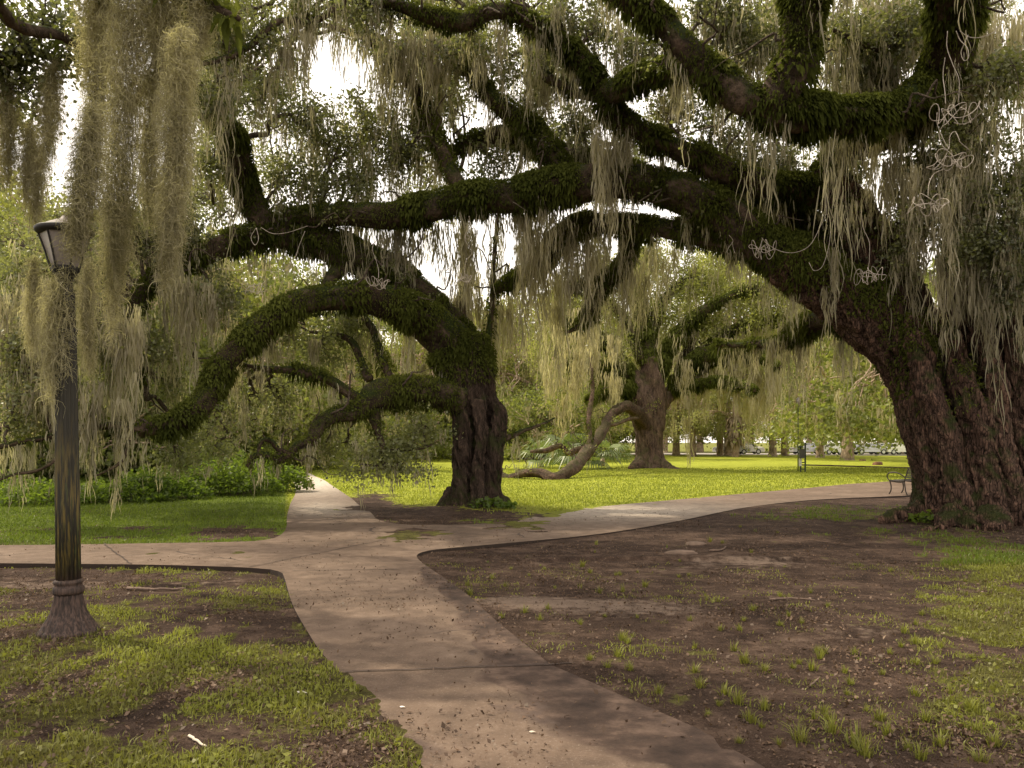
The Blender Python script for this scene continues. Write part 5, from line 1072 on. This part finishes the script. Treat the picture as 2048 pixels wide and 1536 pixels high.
rope('pale rope tangle hanging from an arched cord over the arching limb', [[(772,472),(765,479),(750,484),(745,500),(752,520),(757,540),(757,556)]], [(757,566,44,24)], 16.4)
rope('pale rope tangle before bright leaves inside the limb arch with slack cord', [[(522,455),(545,467),(575,465),(615,452)],[(610,462),(600,487),(590,515),(572,538),(552,544),(530,540),(519,542),(516,560)],[(512,456),(502,475),(510,490),(517,478),(513,456)]], [(510,577,46,26)], 16.2)
rope('thin reddish rope loop dangling under the lower limb beside the bright leaves', [[(1458,470),(1466,482),(1458,494),(1454,505),(1460,509)],[(1464,484),(1467,498),(1470,507)]], [], 16.6, .006)

# ================================================================== palmetto clump and shaggy palm
def frond(mb_l, mb_s, base, az, el, Ls, fan, n=22, droop=.5):
    d = np.array([math.cos(az) * math.cos(el), math.sin(az) * math.cos(el), math.sin(el)]); t = np.linspace(0, 1, 6)[:, None]
    st = base + d * Ls * t + np.array([0, 0, -.25 * Ls]) * t ** 2; mb_s.tube(st, np.linspace(.022, .012, 6), 5)
    tip = st[-1]; dt = unit(st[-1] - st[-2]); sd_ = unit(np.cross(dt, [0, 0, 1.])); nn = np.cross(sd_, dt)
    for k in range(n):
        a = (k / (n - 1) - .5) * 3.7; q = dt * math.cos(a) + sd_ * math.sin(a); L = fan * (.75 + .25 * math.cos(a)) * RNG.uniform(.85, 1.1); s_ = unit(np.cross(q, nn))
        p0, p1, p2 = tip, tip + q * L * .55 + nn * .04, tip + q * L + np.array([0, 0, -droop * L * RNG.uniform(.5, 1.2)])
        w = .028 * L / .7; v = np.array([p0 - s_ * .004, p0 + s_ * .004, p1 + s_ * w, p1 - s_ * w, p2 + s_ * .003, p2 - s_ * .003]); mb_l.add(v, [[0, 1, 2, 3], [3, 2, 4, 5]], tone=RNG.uniform(.1, 1))
def palmetto(px, py, label, n, Ls, fan, hmin=.25):
    c = G(px, py); c[2] = float(zg(c[0], c[1])); T_ = thing('palmetto', label, 'palm', tuple(c))
    ft = MB(); ft.tube(np.array([c - [0, 0, .1], c + [0, 0, .25], c + [.05, 0, .6]]), [.2, .17, .1], 10, .2, 5); ft.build('trunk', M['bark_far'], T_)
    for k in range(n):
        l, s_ = MB(), MB(); frond(l, s_, c + np.array([0, 0, .45]), k * 2.4 + RNG.uniform(-.3, .3), RNG.uniform(hmin, 1.35), Ls * RNG.uniform(.7, 1.1), fan * RNG.uniform(.85, 1.15))
        so_ = s_.build('frond', M['palm'], T_); l.build('fan_leaf', M['palm'], so_, False)
palmetto(1150, 938, 'big fan palm clump growing behind the limb that rests on the grass', 20, 2.1, 1.35)
palmetto(1082, 934, 'lower fan palm clump beside the fork oak trunk on the far lawn', 12, 1.4, 1.15)
palmetto(1205, 932, 'fan palm clump farther back close to the oak across the lawn', 11, 1.9, 1.2)
c = G(1471, 914.5); c[2] = float(zg(c[0], c[1])); T_ = thing('palm_tree', 'shaggy far palm with a skirt of dead fronds on its trunk', 'palm', tuple(c))
m_ = MB(); m_.tube(catmull(np.array([c - [0, 0, .2], c + [0, 0, 2], c + [.1, 0, 5], c + [.1, 0, 7]]), n=4), .42, 14, .12, 3); m_.build('trunk', M['bark_far'], T_)
sk = MB(); a = RNG.uniform(0, 6.28, 500); zz = RNG.uniform(1.9, 4.6, 500); q = np.stack([c[0] + np.cos(a) * .45, c[1] + np.sin(a) * .45, c[2] + zz], 1)
fronds(sk, q, np.stack([np.cos(a), np.sin(a), -.9 + 0 * a], 1), .75); sk.build('dead_skirt', M['dead'], T_)
for k in range(16):
    l, s_ = MB(), MB(); frond(l, s_, c + np.array([.1, 0, 6.8]), k * 2.4, RNG.uniform(-.3, 1.2), 1.5, 1.3, 16); so_ = s_.build('frond', M['palm'], T_); l.build('fan_leaf', M['palm'], so_, False)

# ================================================================== leafy undergrowth beside the path
def shrub(px, py, h, w, label, n, mat='shrub'):
    c = G(px, py); c[2] = float(zg(c[0], c[1])); T_ = thing('leafy_shrub', label, 'shrub', tuple(c), 'leafy shrubs along the shaded lawn'); l, s_ = MB(), MB()
    u = RNG.uniform(0, 1, (n, 2)); a = u[:, 0] * 6.28; r = np.sqrt(u[:, 1]) * w; top = h * (1 - (r / w) ** 2 * .8) * (.15 + 1.6 * (fbm(np.stack([c[0] + np.cos(a) * r, c[1] + np.sin(a) * r, 0 * a], -1) * 2.8, 3, 2)))
    p = np.stack([c[0] + np.cos(a) * r * 1.25, c[1] + np.sin(a) * r * .8, c[2] + top * RNG.uniform(.25, 1., n) ** .5], 1)
    leaves(l, p, .09, .6, 1.6, np.clip(RNG.uniform(0, .6, n) + (p[:, 2] - c[2]) / h * .35 - .1, 0, 1), .1)
    for q in p[RNG.choice(n, 60)]: s_.tube(np.array([[c[0] + (q[0] - c[0]) * .6, c[1] + (q[1] - c[1]) * .6, c[2] - .03], (q + c) / 2, q]), [.008, .006, .004], 4, caps=False)
    l.build('foliage', M[mat], T_, False); s_.build('stems', M['twig'], T_)
for a_ in ((540, 985, 1.05, 1.15, 'bright leafy shrub nearest the path bend under the twisted branch tips', 2600), (468, 992, 1.15, 1.2, 'rounded leafy shrub second from the path bend', 2600), (395, 990, 1.0, 1.2, 'leafy shrub with yellowish top in the middle of the shrub row', 2400), (320, 1000, .85, 1.2, 'low dark green shrub right of the lamp shaft', 2200), (240, 1005, .75, 1.2, 'low ragged shrub just beside the lamp shaft', 2000), (80, 1010, .6, 1.3, 'low shrub at the picture edge beyond the lamp', 1800), (500, 965, 1.25, 1.5, 'tall backlit yellow green shrub behind the row', 2400), (400, 962, 1.2, 1.6, 'backlit pale green shrub behind the middle of the row', 2200), (10, 1000, .7, 1.3, 'shrub cut off by the picture edge', 1500)): shrub(*a_)
shrub(1150, 930, .55, 1.6, 'low green weeds around the foot of the fan palm clump', 1500); shrub(1890, 1052, .22, .6, 'small weeds sprouting at the foot of the great trunk', 300); shrub(985, 1026, .16, .45, 'small weeds sprouting at the foot of the fork oak', 260)

# ================================================================== trees behind: a few kinds, each copy a tree of its own
def far_tree(seed, H, Rr, th, tr, nbl, lm, nl=120, L=.26, moss=.5, low=.42, mossL=1.8):
    T_ = Tree('oak_tree', '', (0, 0, 0)); rs = np.random.default_rng(seed); m_ = MB()
    tp = np.array([[0, 0, -.3], [0, 0, .25], [.05 * tr, 0, .9], [.1, .05, th * .6], [.15, 0, th]]); m_.tube(catmull(tp, n=6), np.interp(np.linspace(0, 1, 25), [0, .2, .5, 1], [tr * 1.9, tr * 1.15, tr, tr * .85]), 14, .2, seed); m_.build('trunk', M['bark_far'], T_.o)
    for k in range(9):
        a = k * .7 + rs.uniform(-.3, .3); r = Rr * rs.uniform(.5, .95); z = H * rs.uniform(low, .9); p = np.array([[.15, 0, th * .95], [math.cos(a) * r * .35, math.sin(a) * r * .35, th + (z - th) * .55], [math.cos(a) * r * .7, math.sin(a) * r * .7, th + (z - th) * .85], [math.cos(a) * r, math.sin(a) * r, z]])
        c = catmull(p, n=6); b_ = MB(); rad = np.linspace(tr * .55, .05, len(c)); b_.tube(c, rad, 8, .2, seed + k); b_.build('limb', M['bark_far'], T_.o); T_.sk += [(q, .1) for q in c[4:]]
    sp = np.array([q for q, _ in T_.sk]); lc, tt = [], []
    for _ in range(nbl):
        u = unit(rs.normal(size=3)); rad = rs.uniform(.45, 1.) ** .5; c = np.array([u[0] * Rr * rad, u[1] * Rr * rad, H * low + (H * (1 - low)) * (.5 + .5 * u[2] * rad)])
        if rs.uniform() < .35: c = np.array([u[0] * Rr * 1.02, u[1] * Rr * 1.02, H * rs.uniform(low * .45, low * 1.1)])
        j = np.linalg.norm(sp - c, axis=1).argmin(); T_.twig(sp[j], c, .06, .02, .3, 5, 4)
        m = int(nl * rs.uniform(.5, 1.5)); sg = np.array([.75, .75, .5]) * rs.uniform(.6, 1.3); lc.append(c + rs.normal(size=(m, 3)) * sg); tt.append(np.clip(rs.uniform(0, .8) + rs.uniform(-.2, .2, m), 0, 1))
        if rs.uniform() < moss:
            k = 5; a = c + rs.normal(size=(k, 3)) * np.array([.7, .7, .2]); moss_clumps(T_.ms, a, np.minimum(mossL * np.exp(rs.normal(0, .4, k)), np.maximum(.4, a[:, 2] - 2.2)), (6, 16), .18, .032, K=4)
    lc = np.concatenate(lc); leaves(T_.leaf, lc, L, .5, .5, np.concatenate(tt), .2); T_.finish(lm, 'moss_far', 'bark_far'); return T_.o
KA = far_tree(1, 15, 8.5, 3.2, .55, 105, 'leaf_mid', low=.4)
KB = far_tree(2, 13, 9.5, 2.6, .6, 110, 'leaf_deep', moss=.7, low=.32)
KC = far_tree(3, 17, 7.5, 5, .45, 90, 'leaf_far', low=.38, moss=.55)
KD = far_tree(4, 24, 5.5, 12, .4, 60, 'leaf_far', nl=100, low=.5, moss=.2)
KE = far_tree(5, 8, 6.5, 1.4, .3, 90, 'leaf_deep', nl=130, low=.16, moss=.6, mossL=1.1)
usedk = set()
def place(kind, px, d, s, rz, label, group):
    o = kind if kind.name not in usedk else copy_tree(kind)
    if o is kind: usedk.add(kind.name)
    x_ = (px - CX) / F * d; o.location = (x_, d, float(zg(x_, d))); o.scale = (s, s, s * 1.0); o.rotation_euler = (0, 0, rz); tag(o, label, 'tree', group)
WG, LG = 'oaks massed behind the shaded lawn', 'pale trees scattered across the far lawn'
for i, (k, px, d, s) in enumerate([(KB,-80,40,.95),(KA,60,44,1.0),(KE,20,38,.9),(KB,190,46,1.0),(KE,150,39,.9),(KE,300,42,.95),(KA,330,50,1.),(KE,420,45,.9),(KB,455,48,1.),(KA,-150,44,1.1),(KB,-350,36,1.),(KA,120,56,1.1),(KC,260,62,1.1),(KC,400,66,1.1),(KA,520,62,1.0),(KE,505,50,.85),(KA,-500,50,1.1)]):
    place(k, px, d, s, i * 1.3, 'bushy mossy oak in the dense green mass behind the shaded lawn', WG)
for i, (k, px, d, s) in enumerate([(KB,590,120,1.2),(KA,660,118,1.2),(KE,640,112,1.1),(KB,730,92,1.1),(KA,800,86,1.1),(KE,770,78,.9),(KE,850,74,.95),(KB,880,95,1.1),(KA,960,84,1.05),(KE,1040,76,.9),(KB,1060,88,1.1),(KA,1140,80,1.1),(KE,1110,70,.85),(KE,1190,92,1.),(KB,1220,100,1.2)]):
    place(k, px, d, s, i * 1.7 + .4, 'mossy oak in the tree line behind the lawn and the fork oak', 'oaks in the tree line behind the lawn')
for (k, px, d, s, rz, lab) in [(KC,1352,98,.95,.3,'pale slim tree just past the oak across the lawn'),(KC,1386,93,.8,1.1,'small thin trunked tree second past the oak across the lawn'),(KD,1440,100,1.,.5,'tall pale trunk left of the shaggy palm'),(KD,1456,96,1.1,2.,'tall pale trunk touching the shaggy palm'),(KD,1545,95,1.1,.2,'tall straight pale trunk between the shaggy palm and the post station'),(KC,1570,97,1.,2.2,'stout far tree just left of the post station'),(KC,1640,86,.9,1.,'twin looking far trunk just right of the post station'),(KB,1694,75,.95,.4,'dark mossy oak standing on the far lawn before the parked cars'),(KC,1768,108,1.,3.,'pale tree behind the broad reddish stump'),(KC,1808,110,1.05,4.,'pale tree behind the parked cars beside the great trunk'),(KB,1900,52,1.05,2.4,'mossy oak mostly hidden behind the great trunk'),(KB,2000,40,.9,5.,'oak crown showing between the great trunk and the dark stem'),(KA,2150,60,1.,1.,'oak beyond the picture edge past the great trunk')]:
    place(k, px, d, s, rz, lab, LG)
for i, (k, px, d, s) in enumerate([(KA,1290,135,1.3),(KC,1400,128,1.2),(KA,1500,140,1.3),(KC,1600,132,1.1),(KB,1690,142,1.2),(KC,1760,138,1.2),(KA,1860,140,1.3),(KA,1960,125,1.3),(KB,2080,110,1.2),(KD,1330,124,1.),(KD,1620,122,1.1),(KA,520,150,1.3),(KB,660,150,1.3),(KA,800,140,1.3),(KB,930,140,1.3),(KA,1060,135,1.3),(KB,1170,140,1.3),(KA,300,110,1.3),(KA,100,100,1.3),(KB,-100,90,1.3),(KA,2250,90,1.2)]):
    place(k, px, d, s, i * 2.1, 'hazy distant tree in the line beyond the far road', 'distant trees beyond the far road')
